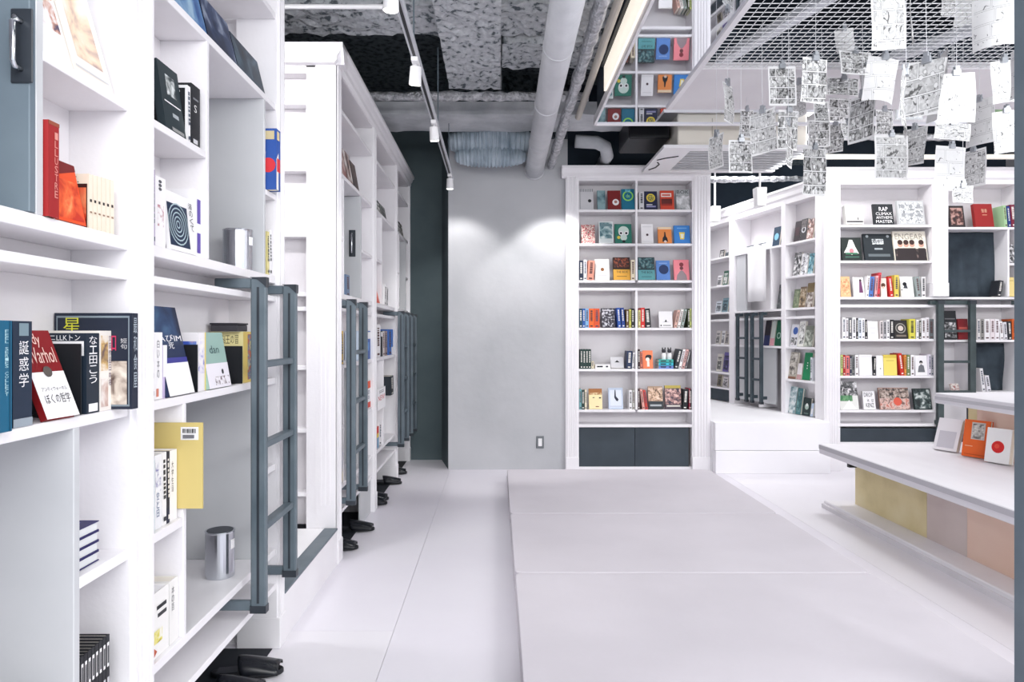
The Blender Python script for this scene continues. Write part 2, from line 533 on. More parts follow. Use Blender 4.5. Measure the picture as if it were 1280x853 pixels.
# ------------------------------------------------------------------ bookcases
FL = Frame(-0.845, 0.0, 90)          # left wall: local x = world Y, local y = -(X+0.845)
FB = Frame(0.0, 6.0, 0)              # back bookcases
FE = Frame(2.885, 6.05, -77.8)       # angled bookcase in the alcove


def pilaster(u, x0, x1, z0, z1, proud=0.014, depth=0.15, name='pilaster', flutes=True):
    w_ = x1 - x0
    pr = [(x0, depth), (x0, -0.004)]
    if flutes:
        e = w_ * 0.16
        pr += [(x0 + e * 0.6, -0.004), (x0 + e * 0.6, -proud)]
        k = 4
        s0, s1 = x0 + e * 1.2, x1 - e * 1.2
        for i in range(k):
            a = s0 + (s1 - s0) * i / k
            b = s0 + (s1 - s0) * (i + 1) / k
            pr += [(a + (b - a) * .15, -proud), (a + (b - a) * .3, -proud + 0.006), (a + (b - a) * .7, -proud + 0.006), (a + (b - a) * .85, -proud)]
        pr += [(x1 - e * 0.6, -proud), (x1 - e * 0.6, -0.004)]
    else:
        pr += [(x0, -proud), (x1, -proud)]
    pr += [(x1, -0.004), (x1, depth)]
    o = MB().prism(pr, 'z', z0 + (0.12 if flutes else 0), z1).build(name, WHITE, u)
    if flutes:
        MB().box(x0, x1, -proud - 0.004, depth, z0, z0 + 0.12).build('pilaster_base', WHITE, o, bevel=0.003)
    return o


def cornice(u, x0, x1, zt, out=0.05, d=0.3, m=None):
    pr = [(d, zt), (-out, zt), (-out, zt - 0.02), (-out + 0.012, zt - 0.028), (-out + 0.02, zt - 0.05), (-0.02, zt - 0.062), (-0.018, zt - 0.085), (-0.004, zt - 0.1), (d, zt - 0.1)]
    return MB().prism(pr, 'x', x0, x1).build('cornice', m or WHITE, u)


def board(u, name, x0, x1, z0, z1, d0=0.0, d1=0.14, m=None, bevel=0.0015):
    return part(name, u, m or WHITE, x0, x1, d0, d1, z0, z1, bevel=bevel)


def curtain(u, x0, x1, d, z0, z1, m=CURT, folds=5, amp=0.018, name='curtain'):
    def fn(a, b):
        ph = a * folds * 2 * PI
        return (x0 + (x1 - x0) * a, d + amp * (0.4 + 0.6 * (1 - b)) * math.sin(ph + 0.7 * math.sin(b * 3)) + 0.01 * math.sin(b * 5 + a * 9), z0 + (z1 - z0) * b)
    o = MB().grid(fn, folds * 10, 8).build(name, m, u, smooth=True, fix=False)
    s = o.modifiers.new('solidify', 'SOLIDIFY')
    s.thickness = 0.004
    return o


def handle(u, plane, ly, z0, z1, dirn=-1):
    """bar handle standing off a door whose face is the plane local x = plane"""
    mb = MB()
    mb.tube([(plane, ly, z0 + 0.012), (plane + dirn * 0.022, ly, z0 + 0.012), (plane + dirn * 0.026, ly, z0 + 0.02), (plane + dirn * 0.026, ly, z1 - 0.02), (plane + dirn * 0.022, ly, z1 - 0.012), (plane, ly, z1 - 0.012)], 0.005, 8)
    h = mb.build('handle', CHROME, u, smooth=True)
    MB().box(plane + dirn * 0.004, plane, ly - 0.02, ly + 0.02, z0 - 0.012, z1 + 0.012).build('handle_plate', STEEL_D, u, bevel=0.0015)
    return h


TOE_SHADE = mat((30, 34, 42), 0.7)  # near-black standing in for the shade under the ledges
U2, U1, S0, S1T, S1B, S1C, S1D, S2, S3, S4, S5 = 2.40, 2.053, 1.71, 1.42, 1.392, 1.344, 1.324, 1.035, 0.708, 0.385, 0.25
DD = 0.14   # display depth


def left_case(name, label, x0, x1, pils, bays, ends):
    t = thing(name, label, 'bookcase', FL.w(0, 0, 0), FL.th)
    for a, b in pils:
        pilaster(t, a, b, 0, 2.6)
    cornice(t, x0 - 0.04, x1 + (0.04 if x1 < 5 else 0.0), 2.7)
    part('top_panel', t, WHITE2, x0, x1, 0.0, 0.75, 2.59, 2.605)
    for a, b in ends:
        board(t, 'side_panel', a, b, 0.0, 2.6, 0.14, 0.75)
    for (a, b, segs, low, lowdeep) in bays:
        e = 0.0008
        board(t, 'shelf', a + e, b - e, U2, U2 + 0.022, 0.0, 0.26)
        board(t, 'shelf', a + e, b - e, U1, U1 + 0.022, 0.0, 0.72)
        board(t, 'back_panel', a, b, U1 + 0.022, 2.59, 0.25, 0.262, WHITE2)
        board(t, 'shelf', a + e, b - e, S1B, S1T, 0.0, 0.72)
        board(t, 'shelf', a + e, b - e, S1D, S1C, 0.0, 0.72)
        board(t, 'slot_panel', a, b, S1C, S1B, 0.13, 0.14, WHITE2)
        board(t, 'shelf', a + e, b - e, S2 - 0.023, S2, 0.0, 0.72)
        board(t, 'back_panel', a, b, S2, S1D, 0.128, 0.14, WHITE2)
        board(t, 'shelf', a + e, b - e, S4 - 0.025, S4, 0.0, 0.72)
        board(t, 'ledge', a + e, b - e, S5 - 0.022, S5, 0.0, 0.30)
        board(t, 'slot_panel', a, b, S5, S4 - 0.025, 0.30, 0.31, WHITE2)
        board(t, 'toe_panel', a, b, 0.0, S5 - 0.022, 0.235, 0.245, TOE_SHADE)  # blackened to carry the shade below the ledge
        board(t, 'toe_shade', a, b, 0.0, 0.003, 0.012, 0.235, TOE_SHADE)  # dark sheet on the white floor in place of shade
        board(t, 'back_panel', a, b, S4, U1, 0.72, 0.735, GREYP)
        # upper compartments
        for i, (p, q, deep) in enumerate(segs):
            if not deep:
                board(t, 'shelf', p + e, q - e, S0, S0 + 0.02, 0.0, DD)
                board(t, 'back_panel', p, q, S1T, U1, 0.134, 0.146, WHITE2)
            if i < len(segs) - 1:
                board(t, 'divider', q, segs[i + 1][0], S1T, U1, 0.0, 0.72, GREYP if deep else WHITE)
        for i, (p, q, deep) in enumerate(low):
            if not deep:
                board(t, 'shelf', p + e, q - e, S3 - 0.024, S3, 0.0, DD)
                board(t, 'back_panel', p, q, S4, S2 - 0.023, 0.134, 0.146, WHITE2)
            if i < len(low) - 1:
                board(t, 'divider', q, low[i + 1][0], S4, S2 - 0.023, 0.0, 0.72, GREYP if deep else WHITE)  # deep dividers coloured grey to stand in for shade
    return t


BAYS_A = [(0.61, 1.5606, [(0.61, 1.25, 1), (1.27, 1.5606, 0)], [(0.61, 1.361, 1), (1.381, 1.5606, 0)], 1),
          (1.661, 2.60, [(1.661, 1.982, 0), (2.0, 2.468, 1), (2.486, 2.60, 0)], [(1.661, 1.835, 0), (1.853, 2.468, 1), (2.486, 2.60, 0)], 1)]
BAYS_B = [(3.65, 4.60, [(3.65, 3.74, 0), (3.76, 4.22, 1), (4.24, 4.60, 0)], [(3.65, 3.74, 0), (3.76, 4.30, 1), (4.32, 4.60, 0)], 1),
          (4.70, 5.62, [(4.70, 4.98, 0), (5.0, 5.62, 1)], [(4.70, 5.05, 0), (5.07, 5.62, 1)], 1),
          (5.70, 6.44, [(5.70, 5.86, 0), (5.88, 6.26, 1), (6.28, 6.44, 0)], [(5.70, 5.86, 0), (5.88, 6.26, 1), (6.28, 6.44, 0)], 1)]
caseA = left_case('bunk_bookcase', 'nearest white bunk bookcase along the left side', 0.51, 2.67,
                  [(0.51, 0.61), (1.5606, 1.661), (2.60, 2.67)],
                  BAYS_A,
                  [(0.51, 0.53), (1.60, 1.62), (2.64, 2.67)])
board(caseA, 'divider', 2.468, 2.486, S2, S1D, 0.0, 0.14)
doorA = board(caseA, 'door', 1.232, 1.249, S1T + 0.002, U1 - 0.002, 0.0, 0.66, SLATE_D)
handle(doorA, 1.232, 0.012, 1.665, 1.775)
curtain(caseA, 1.866, 1.884, 0.05, S4, S2 - 0.024, BLACK, 2, 0.012)
MB().grid(lambda a, b: (1.862 + 0.10 * a * (1 - b) ** 2.2 + 0.004, 0.02 + 0.12 * a + 0.012 * math.sin(a * 18), S4 + 0.001 + 0.34 * b), 24, 8).build('curtain', BLACK, caseA, smooth=True, fix=False)
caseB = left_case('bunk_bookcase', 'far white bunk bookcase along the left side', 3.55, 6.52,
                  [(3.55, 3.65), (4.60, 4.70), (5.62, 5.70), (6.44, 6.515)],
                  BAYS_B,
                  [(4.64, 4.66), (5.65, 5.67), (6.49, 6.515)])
doorB = board(caseB, 'door', 4.206, 4.2195, S1T + 0.002, U1 - 0.002, 0.0, 0.66, GREYP)
handle(doorB, 4.206, 0.05, 1.69, 1.83)
board(caseB, 'toe_panel', 4.24, 4.60, 0.0, S5 - 0.022, 0.01, 0.02, GREYP)
# near end of the far bookcase: shallow empty shelves
board(caseB, 'end_panel', 3.63, 3.645, 0.19, 2.6, 0.10, 0.75, WHITE2)
MB().box(3.548, 3.575, -0.004, 0.102, 0.19, 2.603).build('end_stile', WHITE, caseB)
for k in range(3):
    MB().box(3.5455, 3.549, 0.026 + k * 0.022, 0.038 + k * 0.022, 0.31, 2.56).build('flute', WHITE, caseB)
for zt in (U2 + 0.02, U1 + 0.02, S0 + 0.02, S1T, S1C, S2, S3, S4 - 0.01):
    board(caseB, 'end_shelf', 3.56, 3.63, zt - 0.022, zt, 0.102, 0.74)
MB().prism([(3.50, 2.70), (3.50, 2.68), (3.51, 2.67), (3.522, 2.65), (3.53, 2.635), (3.545, 2.60), (3.62, 2.60), (3.62, 2.70)], 'y', -0.05, 0.75).build('cornice', WHITE, caseB)
part('top_panel', caseB, WHITE2, 3.556, 3.63, 0.103, 0.75, 2.56, 2.598)
part('frieze', caseB, WHITE, 3.546, 3.64, -0.003, 0.75, 2.598, 2.615)

# low platform between the two left bookcases
pf = thing('entry_platform', 'low white platform between the two left bookcases', 'platform', (-1.4, 3.11, 0))
MB().box(-1.0, 0.565, -0.435, 0.435, 0.0, 0.186).build('platform_block', WHITE, pf)
MB().box(-1.0, 0.50, -0.435, 0.435, 0.186, 0.19).build('platform_top', WHITEP, pf)
MB().box(0.50, 0.57, -0.435, 0.435, 0.182, 0.193).build('nosing', STEEL, pf, bevel=0.002)


# back bookcase C
def zy(y, Y=6.0):
    return CH + (VY - y) / F * Y


def xb(x, Y=6.0):
    return (x - VX) / F * Y


caseC = thing('wall_bookcase', 'tall white bookcase beside the concrete wall', 'bookcase', FB.w(0, 0), 0)
cx0, cx1, cx2, cx3 = xb(707), xb(723.5), xb(865), xb(888)
pilaster(caseC, cx0, cx1, 0, 2.6, depth=0.199)
pilaster(caseC, cx2, cx3, 0, 2.6, depth=0.199)
cornice(caseC, cx0 - 0.035, cx3 + 0.0, 2.675, 0.045)
part('header', caseC, WHITE, cx1, cx2, 0.0, 0.2, 2.55, 2.6)
part('back_panel', caseC, WHITE2, cx1, cx2, 0.2, 0.215, 0.0, 2.6)
part('side_panel', caseC, WHITE, cx0, cx0 + 0.02, 0.15, 0.215, 0.0, 2.6)
cm0, cm1 = xb(794.3), xb(797)
CR = [zy(262), zy(304.5), zy(350.5), zy(410), zy(461.5), zy(512.5)]
for z in CR:
    for a, b in ((cx1, cm0), (cm1, cx2)):
        board(caseC, 'shelf', a + .001, b - .001, z - 0.021, z, 0.0, 0.2)
board(caseC, 'divider', cm0, cm1, zy(350.5), 2.55, 0.0, 0.2)
board(caseC, 'divider', cm0, cm1, zy(512.5), zy(363), 0.0, 0.2)
for z in (zy(360), zy(531)):
    board(caseC, 'shelf', cx1 + .001, cx2 - .001, z - 0.024, z, 0.0, 0.2)
for a, b in ((cx1, xb(794)), (xb(794) + .002, cx2 - 0.02)):
    part('slate_panel', caseC, SLATE, a + .002, b, 0.03, 0.045, 0.03, zy(534.5))
part('plinth', caseC, WHITE, cx1, cx2, 0.02, 0.2, 0.0, 0.03)

# right bookcase D
caseD = thing('wall_bookcase', 'wide white bookcase behind the stepped bench', 'bookcase', FB.w(0, 0), 0)
dx = [xb(1030), xb(1050), xb(1165), xb(1185), xb(1272.5), xb(1290)]
pilaster(caseD, dx[0], dx[1], 0, 2.6, depth=0.045)
pilaster(caseD, dx[2], dx[3], zy(371), 2.6, depth=0.199)
pilaster(caseD, dx[4], dx[5], 0, 2.6, depth=0.199)
cornice(caseD, dx[0] - 0.0, dx[5], 2.66, 0.045)
part('header', caseD, WHITE, dx[1], dx[2], 0.0, 0.2, 2.52, 2.6)
part('header', caseD, WHITE, dx[3], dx[4], 0.0, 0.2, 2.52, 2.6)
part('back_panel', caseD, WHITE2, dx[1], dx[4], 0.2, 0.215, 0.0, 2.6)
part('side_panel', caseD, WHITE, dx[1] - 0.012, dx[1], 0.045, 0.2, 0.0, 2.6)
dm0, dm1 = xb(1168.5), xb(1172.5)
DR = [zy(281), zy(326), zy(371.5), zy(424), zy(470), zy(513)]
for i, z in enumerate(DR):
    b = dx[2] if i < 2 else (dx[4] if i == 2 else dm0)
    board(caseD, 'shelf', dx[1] + .001, b - .001, z - 0.02, z, 0.0, 0.2)
board(caseD, 'shelf', dx[1] + .001, dx[4] - .001, zy(381) - 0.024, zy(381), 0.0, 0.2)
board(caseD, 'shelf', dx[3] + .001, dx[4] - .001, zy(284) - 0.02, zy(284), 0.0, 0.2)
dv0, dv1 = xb(1259.5), xb(1262)
board(caseD, 'divider', dv0, dv1, zy(371), zy(284) - 0.02, 0.0, 0.2)
board(caseD, 'shelf', dv1 + .001, dx[4] - .001, zy(329) - 0.02, zy(329), 0.0, 0.2)
curtain(caseD, dx[3] + 0.005, xb(1244, 6.17), 0.165, zy(371), zy(284) - 0.022, CURT, 4, 0.012)
board(caseD, 'divider', dm0, dm1, zy(531), zy(384), 0.0, 0.2)
board(caseD, 'shelf', dm1 + .001, dx[4] - .001, zy(425) - 0.02, zy(425), 0.0, 0.2)
board(caseD, 'divider', xb(1212), xb(1216), zy(490), zy(429), 0.0, 0.2)
board(caseD, 'shelf', dm1 + .001, dx[4] - .001, zy(490) - 0.02, zy(490), 0.0, 0.2)
curtain(caseD, xb(1218), xb(1266, 6.17), 0.165, zy(490), zy(429.5), CURT, 4, 0.012)
board(caseD, 'shelf', dx[1] + .001, dx[4] - .001, zy(530) - 0.024, zy(530), 0.0, 0.2)
part('slate_panel', caseD, SLATE, dx[1] + .001, dx[4] - .001, 0.02, 0.04, 0.25, zy(536))
part('plinth', caseD, WHITE, dx[1] + .001, dx[4] - .001, 0.01, 0.04, 0.0, 0.249)

# angled bookcase E in the alcove
caseE = thing('alcove_bookcase', 'white angled bookcase with ladders in the raised alcove', 'bookcase', (FE.o.x, FE.o.y, 0), FE.th)
EZ = [2.072, 1.752, 1.448, 1.082, 0.772, 0.452]
e1 = FE.px(982, 400)[0]
e2a, e2b = FE.px(944, 400)[0], FE.px(977, 400)[0]
e3a, e3b = FE.px(880, 400)[0], FE.px(912, 400)[0]
efar = FE.px(866, 400)[0]
pilaster(caseE, -0.10, -0.012, 0.44, 2.5, flutes=False, proud=0.006, depth=0.02)
pilaster(caseE, e2b, e1, 0.44, 2.5, flutes=False, proud=0.004, depth=0.199)
pilaster(caseE, e3b, e3b + 0.10, 0.44, 2.5, flutes=False, proud=0.006, depth=0.199)
cornice(caseE, efar, -0.03, 2.6, 0.04, d=0.115)
part('header', caseE, WHITE, efar, -0.102, 0.0, 0.115, 2.45, 2.505)
part('top_panel', caseE, WHITE2, efar, -0.102, 0.115, 0.2, 2.45, 2.47)
part('back_panel', caseE, WHITE2, efar, e1 - 0.005, 0.2, 0.215, 0.44, 2.6)
part('back_panel', caseE, WHITE2, e1 - 0.005, -0.10, 0.115, 0.125, 0.44, 2.6)
part('side_panel', caseE, WHITE, -0.112, -0.10, 0.02, 0.115, 0.44, 2.5)
for i, z in enumerate(EZ):
    if i < 5:
        board(caseE, 'shelf', e1 + .001, -0.113, z - 0.02, z, 0.0, 0.115)
        board(caseE, 'shelf', efar + .001, e3b - .001, z - 0.02, z, 0.0, 0.2)
    if i in (0, 2, 3):
        board(caseE, 'shelf', e3b + 0.101, e2b - .001, z - 0.02, z, 0.0, 0.2)
for a, b, dd_ in ((efar, e3b, 0.2), (e3b + 0.10, e2b, 0.2), (e1, -0.112, 0.115)):
    board(caseE, 'shelf', a + .001, b - .001, 1.345, 1.368, 0.0, dd_)
em_ = FE.px(963, 400)[0]
board(caseE, 'door', e3b + 0.105, FE.px(930, 400)[0], 1.45, 2.05, 0.02, 0.04, GREYP)
board(caseE, 'divider', em_ - 0.01, em_ + 0.01, 1.45, 2.052, 0.0, 0.2)
board(caseE, 'divider', em_ - 0.2, em_ - 0.18, 0.45, 1.062, 0.0, 0.2)
curtain(caseE, e2b - 0.10, e2b - 0.01, 0.12, 0.48, 1.06, CURT, 2, 0.015)
board(caseE, 'door', e3b + 0.14, e2b - 0.14, 0.50, 1.06, 0.03, 0.05, GREYP)
part('slate_panel', caseE, SLATE, efar, e3b, 0.02, 0.03, 0.452, 0.60)
# white cloth panel hanging on the open door of the angled bookcase
a0, z0 = FE.px(940, 378)
a1, z1 = FE.px(962, 304)
t = thing('cloth_banner', 'plain white hanging cloth above ladder on angled bookcase', 'cloth', FE.w(a0, -0.05, z0), FE.th)
MB().grid(lambda u, v: ((a1 - a0) * u, 0.012 * math.sin(u * 9), (z1 - z0) * v), 16, 4).build('cloth', WHITEP, t, smooth=True, fix=False).modifiers.new('s', 'SOLIDIFY').thickness = 0.003
MB().tube([(-0.01, 0.0, z1 - z0), (a1 - a0 + 0.01, 0.0, z1 - z0)], 0.005, 8).build('rod', STEEL, t)

# raised floor and steps to the alcove
st = thing('alcove_step', 'two white steps up to the raised alcove', 'steps', (2.3, 5.9, 0))
STEPW = noise_mat('white_step', [(0.3, (240, 238, 242)), (0.7, (246, 245, 248))], scale=2, rough=0.4)
MB().box(-0.425, 0.56, -0.03, 0.05, 0.0, 0.195).build('lower_riser', STEPW, st, bevel=0.003)
MB().box(-0.425, 0.56, -0.02, 0.06, 0.198, 0.44).build('upper_riser', STEPW, st, bevel=0.003)
struct(MB().box(1.87, 2.90, 5.96, 9.3, 0.0, 0.44).build('floor_alcove', STEPW))


# ------------------------------------------------------------------ ladders
def ladder(fr, name, label, x0, x1, z0, z1, ly=-0.058, rw=0.05, rt=0.026, rungs=(), top=0.19, bot=0.2, topz=None, botz=None, light=STEEL, mid=()):
    t = thing(name, label, 'ladder', fr.w(0, 0, 0), fr.th)
    for x in (x0, x1):
        rl_ = MB().box(x - rt / 2, x + rt / 2, ly - rw / 2, ly + rw / 2, z0, z1).build('rail', light, t, bevel=0.004)
        MB().box(x - rt / 2 + .003, x + rt / 2 - .003, ly + rw / 2, ly + rw / 2 + top, topz - 0.016, topz + 0.016).build('top_bracket', light, t, bevel=0.003)
        MB().box(x - rt / 2 + .003, x + rt / 2 - .003, ly + rw / 2, ly + rw / 2 + bot, botz - 0.016, botz + 0.016).build('bottom_bracket', light, t, bevel=0.003)
        MB().prism([(ly - rw / 2 - .002, z1), (ly - rw / 2 - .002, z1 - 0.03), (ly, z1 - 0.006), (ly + rw / 2, z1 + 0.001), (ly + rw / 2, z1 + 0.003), (ly - rw / 2 - .002, z1 + 0.003)], 'x', x - rt / 2 - .002, x + rt / 2 + .002).build('end_cap', STEEL_D, rl_)
        MB().box(x - rt / 2 - .0015, x + rt / 2 + .0015, ly - rw / 2 - .0015, ly + rw / 2 + .0015, z0 - 0.003, z0 + 0.022).build('end_cap', STEEL_D, rl_)
        MB().box(x - rt / 2 - .0012, x - rt / 2 + .001, ly - 0.004, ly + 0.004, z0 + 0.03, z1 - 0.03).build('rail_groove', STEEL_D, rl_)
    for z in rungs:
        MB().box(x0 + rt / 2, x1 - rt / 2, ly - 0.017, ly + 0.017, z - 0.011, z + 0.011).build('rung', light, t, bevel=0.003)
    return t


LZ = dict(z0=0.285, z1=1.385, topz=1.368, botz=0.305, rungs=(1.10, 0.83, 0.555), top=0.12, bot=0.2)
ladder(FL, 'bunk_ladder', 'grey steel ladder on the nearest left bookcase', 2.255, 2.59, **LZ)
LZ2 = dict(LZ)
ladder(FL, 'bunk_ladder', 'grey steel ladder at the near end of far left bookcase', 3.67, 4.0, **LZ2)
ladder(FL, 'bunk_ladder', 'grey steel ladder in the middle of far left bookcase', 5.56, 5.88, **LZ2)
ladder(FL, 'bunk_ladder', 'grey steel ladder beside the dark recess wall', 6.16, 6.46, **LZ2)
GREENS = noise_mat('green_grey_steel', [(0.3, (52, 64, 66)), (0.7, (70, 82, 84))], scale=9, rough=0.45)
ladder(FB, 'bunk_ladder', 'dark grey ladder on the bookcase behind bench', xb(1176, 5.94), xb(1216, 5.94), 0.24, zy(376, 5.94), ly=-0.05, rw=0.04, rt=0.05,
       rungs=[zy(v, 5.94) for v in (414, 452.5, 490, 528)], topz=zy(378.5, 5.94), botz=0.40 + 0.03, top=0.12, bot=0.03, light=GREENS)
MB().box(xb(1160), xb(1216), -0.03, 0.0, zy(381), zy(376)).build('hook_rail', GREENS, caseD)
MB().box(xb(1264), xb(1272), -0.03, 0.0, zy(381), zy(376)).build('hook_rail', GREENS, caseD)
DK = noise_mat('dark_blue_steel', [(0.3, (44, 56, 64)), (0.7, (62, 74, 82))], scale=9, rough=0.45)
for xa, xbb, lb in ((922, 933, 'dark ladder deeper in the alcove, farther from bench'), (940, 951.5, 'dark ladder on angled bookcase, under white cloth')):
    ladder(FE, 'alcove_ladder', lb, FE.px(xa, 400, -0.07)[0], FE.px(xbb, 400, -0.07)[0], 0.50, 1.42, ly=-0.07, rw=0.03, rt=0.035,
           rungs=(1.16, 0.95, 0.74), topz=1.405, botz=0.56, top=0.045, bot=0.045, light=DK)

# ------------------------------------------------------------------ mattresses, bench, post, switch
MATT = noise_mat('mattress_cover', [(0.3, (206, 201, 208)), (0.7, (214, 209, 216))], scale=2.2, rough=0.75, bump=0.06, bscale=90)


def pad(x0, x1, y0, y1, h, label):
    import bmesh
    cx_, cy_ = (x0 + x1) / 2, (y0 + y1) / 2
    t = thing('floor_mattress', label, 'mattress', (cx_, cy_, 0), 0, 'floor mattresses laid end to end')
    a, b = (x1 - x0) / 2, (y1 - y0) / 2
    bm = bmesh.new()
    bmesh.ops.create_cube(bm, size=1)
    for v in bm.verts:
        v.co = Vector((v.co.x * 2 * a, v.co.y * 2 * b, (v.co.z + 0.5) * h))
    vert = [e for e in bm.edges if abs(e.verts[0].co.z - e.verts[1].co.z) > 0.01]
    bmesh.ops.bevel(bm, geom=vert, offset=0.035, segments=4, affect='EDGES', profile=0.5)
    bmesh.ops.bevel(bm, geom=[e for e in bm.edges if e.verts[0].co.z > h - .001 and e.verts[1].co.z > h - .001], offset=0.004, segments=2, affect='EDGES', profile=0.5)
    me = bpy.data.meshes.new('mattress_body')
    bm.to_mesh(me)
    bm.free()
    me.materials.append(MATT)
    for p_ in me.polygons:
        p_.use_smooth = False
    o = bpy.data.objects.new('mattress_body', me)
    COL.objects.link(o)
    o.parent = t
    # piping round the lower edge
    q = 0.032
    MB().tube([(-a + q, -b - .001, 0.05), (a - q, -b - .001, 0.05), (a + .001, -b + q, 0.05), (a + .001, b - q, 0.05), (a - q, b + .001, 0.05), (-a + q, b + .001, 0.05), (-a - .001, b - q, 0.05), (-a - .001, -b + q, 0.05), (-a + q, -b - .001, 0.05)], 0.003, 6).build('piping', MATT, t)
    return t


pad(0.077, 1.72, 4.195, 5.56, 0.10, 'pale grey floor mattress nearest the bookcase beside concrete wall')
pad(0.079, 1.72, 3.152, 4.189, 0.10, 'pale grey floor mattress in the middle of the row')
pad(0.081, 1.72, 1.6, 3.146, 0.10, 'pale grey floor mattress nearest the camera in the row')

SLABM = noise_mat('whitewashed_slab', [(0.3, (222, 219, 225)), (0.7, (238, 236, 241))], scale=2.5, stretch=(1, 0.35, 1), rough=0.5, bump=0.05)
WOODY = noise_mat('yellow_brass_panel', [(0.3, (206, 190, 134)), (0.5, (230, 214, 164)), (0.75, (244, 232, 194))], scale=2.5, detail=8, rough=0.55, bump=0.05)
WOODG = noise_mat('grey_plywood', [(0.3, (214, 198, 192)), (0.7, (228, 214, 208))], scale=3, rough=0.6)
WOODP = noise_mat('pink_plywood', [(0.3, (238, 202, 180)), (0.7, (248, 220, 202))], scale=3, stretch=(1, 0.4, 1), rough=0.6)
bn = thing('stepped_bench', 'white stepped bench with plywood front panels at right', 'bench', (3.0, 3.2, 0))


def bp(name, m, *b, bevel=0.0):
    return MB().box(b[0] - 3.0, b[1] - 3.0, b[2] - 3.2, b[3] - 3.2, b[4], b[5]).build(name, m, bn, bevel=bevel)


bp('base_pallet', WHITE, 2.26, 3.1, 1.2, 4.73, 0.0, 0.05, bevel=0.006)
bp('pallet_edge', WHITE2, 2.245, 2.26, 1.2, 4.73, 0.0, 0.028)
bp('seat_slab', SLABM, 2.2, 3.02, 1.2, 4.67, 0.385, 0.45, bevel=0.003)
bp('slab_edge', mat((196, 194, 200), 0.5), 2.196, 2.2, 1.2, 4.668, 0.418, 0.446)
bp('front_panel', WOODY, 2.42, 2.44, 3.85, 4.62, 0.05, 0.385)
bp('front_panel', WOODG, 2.42, 2.44, 3.52, 3.848, 0.05, 0.385)
bp('front_panel', WOODP, 2.42, 2.44, 1.2, 3.518, 0.05, 0.385)
bp('end_panel', STEEL_D, 2.44, 2.96, 4.59, 4.61, 0.05, 0.385)
bp('end_bracket', BLACK, 2.37, 2.42, 4.60, 4.63, 0.30, 0.37)
bp('back_riser', WOODP, 2.985, 3.005, 1.2, 4.25, 0.45, 0.76)
bp('back_riser', WOODY, 2.985, 3.005, 4.252, 4.33, 0.45, 0.76)
bp('riser_end', STEEL_D, 2.984, 3.3, 4.33, 4.345, 0.45, 0.76)
bp('upper_slab', SLABM, 2.80, 3.7, 1.2, 4.37, 0.76, 0.826, bevel=0.003)
bp('slab_edge', mat((196, 194, 200), 0.5), 2.796, 2.80, 1.2, 4.368, 0.785, 0.805)

post = thing('steel_post', 'blue grey steel post at the right picture edge', 'post', (1.575, 2.05, 0))
MB().box(-0.0, 0.07, -0.035, 0.035, 0.0, MZ - 0.02).build('shaft', SLATE_D, post, bevel=0.004)
MB().box(-0.01, 0.08, -0.05, 0.05, 0.0, 0.008).build('base_plate', SLATE_D, post)

sw = thing('light_switch', 'small steel light switch plate low on concrete wall', 'switch', (xb(675, 6.05), 6.05, zy(553, 6.05)))
MB().box(-0.034, 0.034, -0.008, 0.0, -0.055, 0.055).build('plate', mat((120, 124, 128), 0.4, 0.6), sw, bevel=0.002)
MB().box(-0.017, 0.017, -0.013, -0.008, -0.034, 0.034).build('rocker', WHITEP, sw, bevel=0.002)


def slipper(x, y, rot, label, L=0.25, sc=1.0):
    t = thing('slipper', label, 'slipper', (x, y, 0.0035), rot, 'black slippers under the left bookcases')
    n = 12
    out = [(math.cos(a) * 0.045 * (1.0 if math.sin(a) > 0 else 0.86), math.sin(a) * L / 2) for a in [2 * PI * i / 20 for i in range(20)]]
    MB().prism(out, 'z', 0.0, 0.018).build('sole', BLACK, t, bevel=0.003)
    MB().grid(lambda u, v: (0.047 * math.cos(PI * u), -0.01 + v * (L / 2) * 0.98 - 0.02 * math.sin(PI * u) * (1 - v), 0.012 + 0.052 * math.sin(PI * u) * (1 - 0.55 * v ** 1.5)), 12, 8).build('upper', mat((26, 28, 34), 0.25), t, smooth=True, fix=False).modifiers.new('s', 'SOLIDIFY').thickness = 0.003
    MB().box(-0.02, 0.02, -0.1, -0.03, 0.0185, 0.021).build('insole', mat((60, 62, 70), 0.5), t)
    return t


slipper(-0.875, 4.165, -1.52, 'black slipper in front of the far bookcase toe panel')
slipper(-0.90, 4.80, -1.5, 'black slipper on the floor past the second pilaster')
slipper(-0.91, 4.93, -1.45, 'black slipper tucked beside another past second pilaster')
slipper(-0.89, 5.46, -1.5, 'black slipper below the middle ladder of far bookcase')
slipper(-0.90, 5.85, -1.45, 'black slipper farthest back below the far bookcase')
slipper(-0.88, 2.40, -1.45, 'black slipper under nearest ladder at lower left')
slipper(-0.895, 2.26, -1.5, 'black slipper left of another under the nearest bookcase')
slipper(-0.90, 2.10, -1.55, 'black slipper at the bottom edge under the nearest bookcase')
slipper(-0.90, 1.93, -1.5, 'black slipper mostly cut by the bottom edge under the nearest bookcase')
slipper(-0.90, 3.80, -1.5, 'black slipper behind the platform corner of far bookcase')

# ------------------------------------------------------------------ books
_T = {}


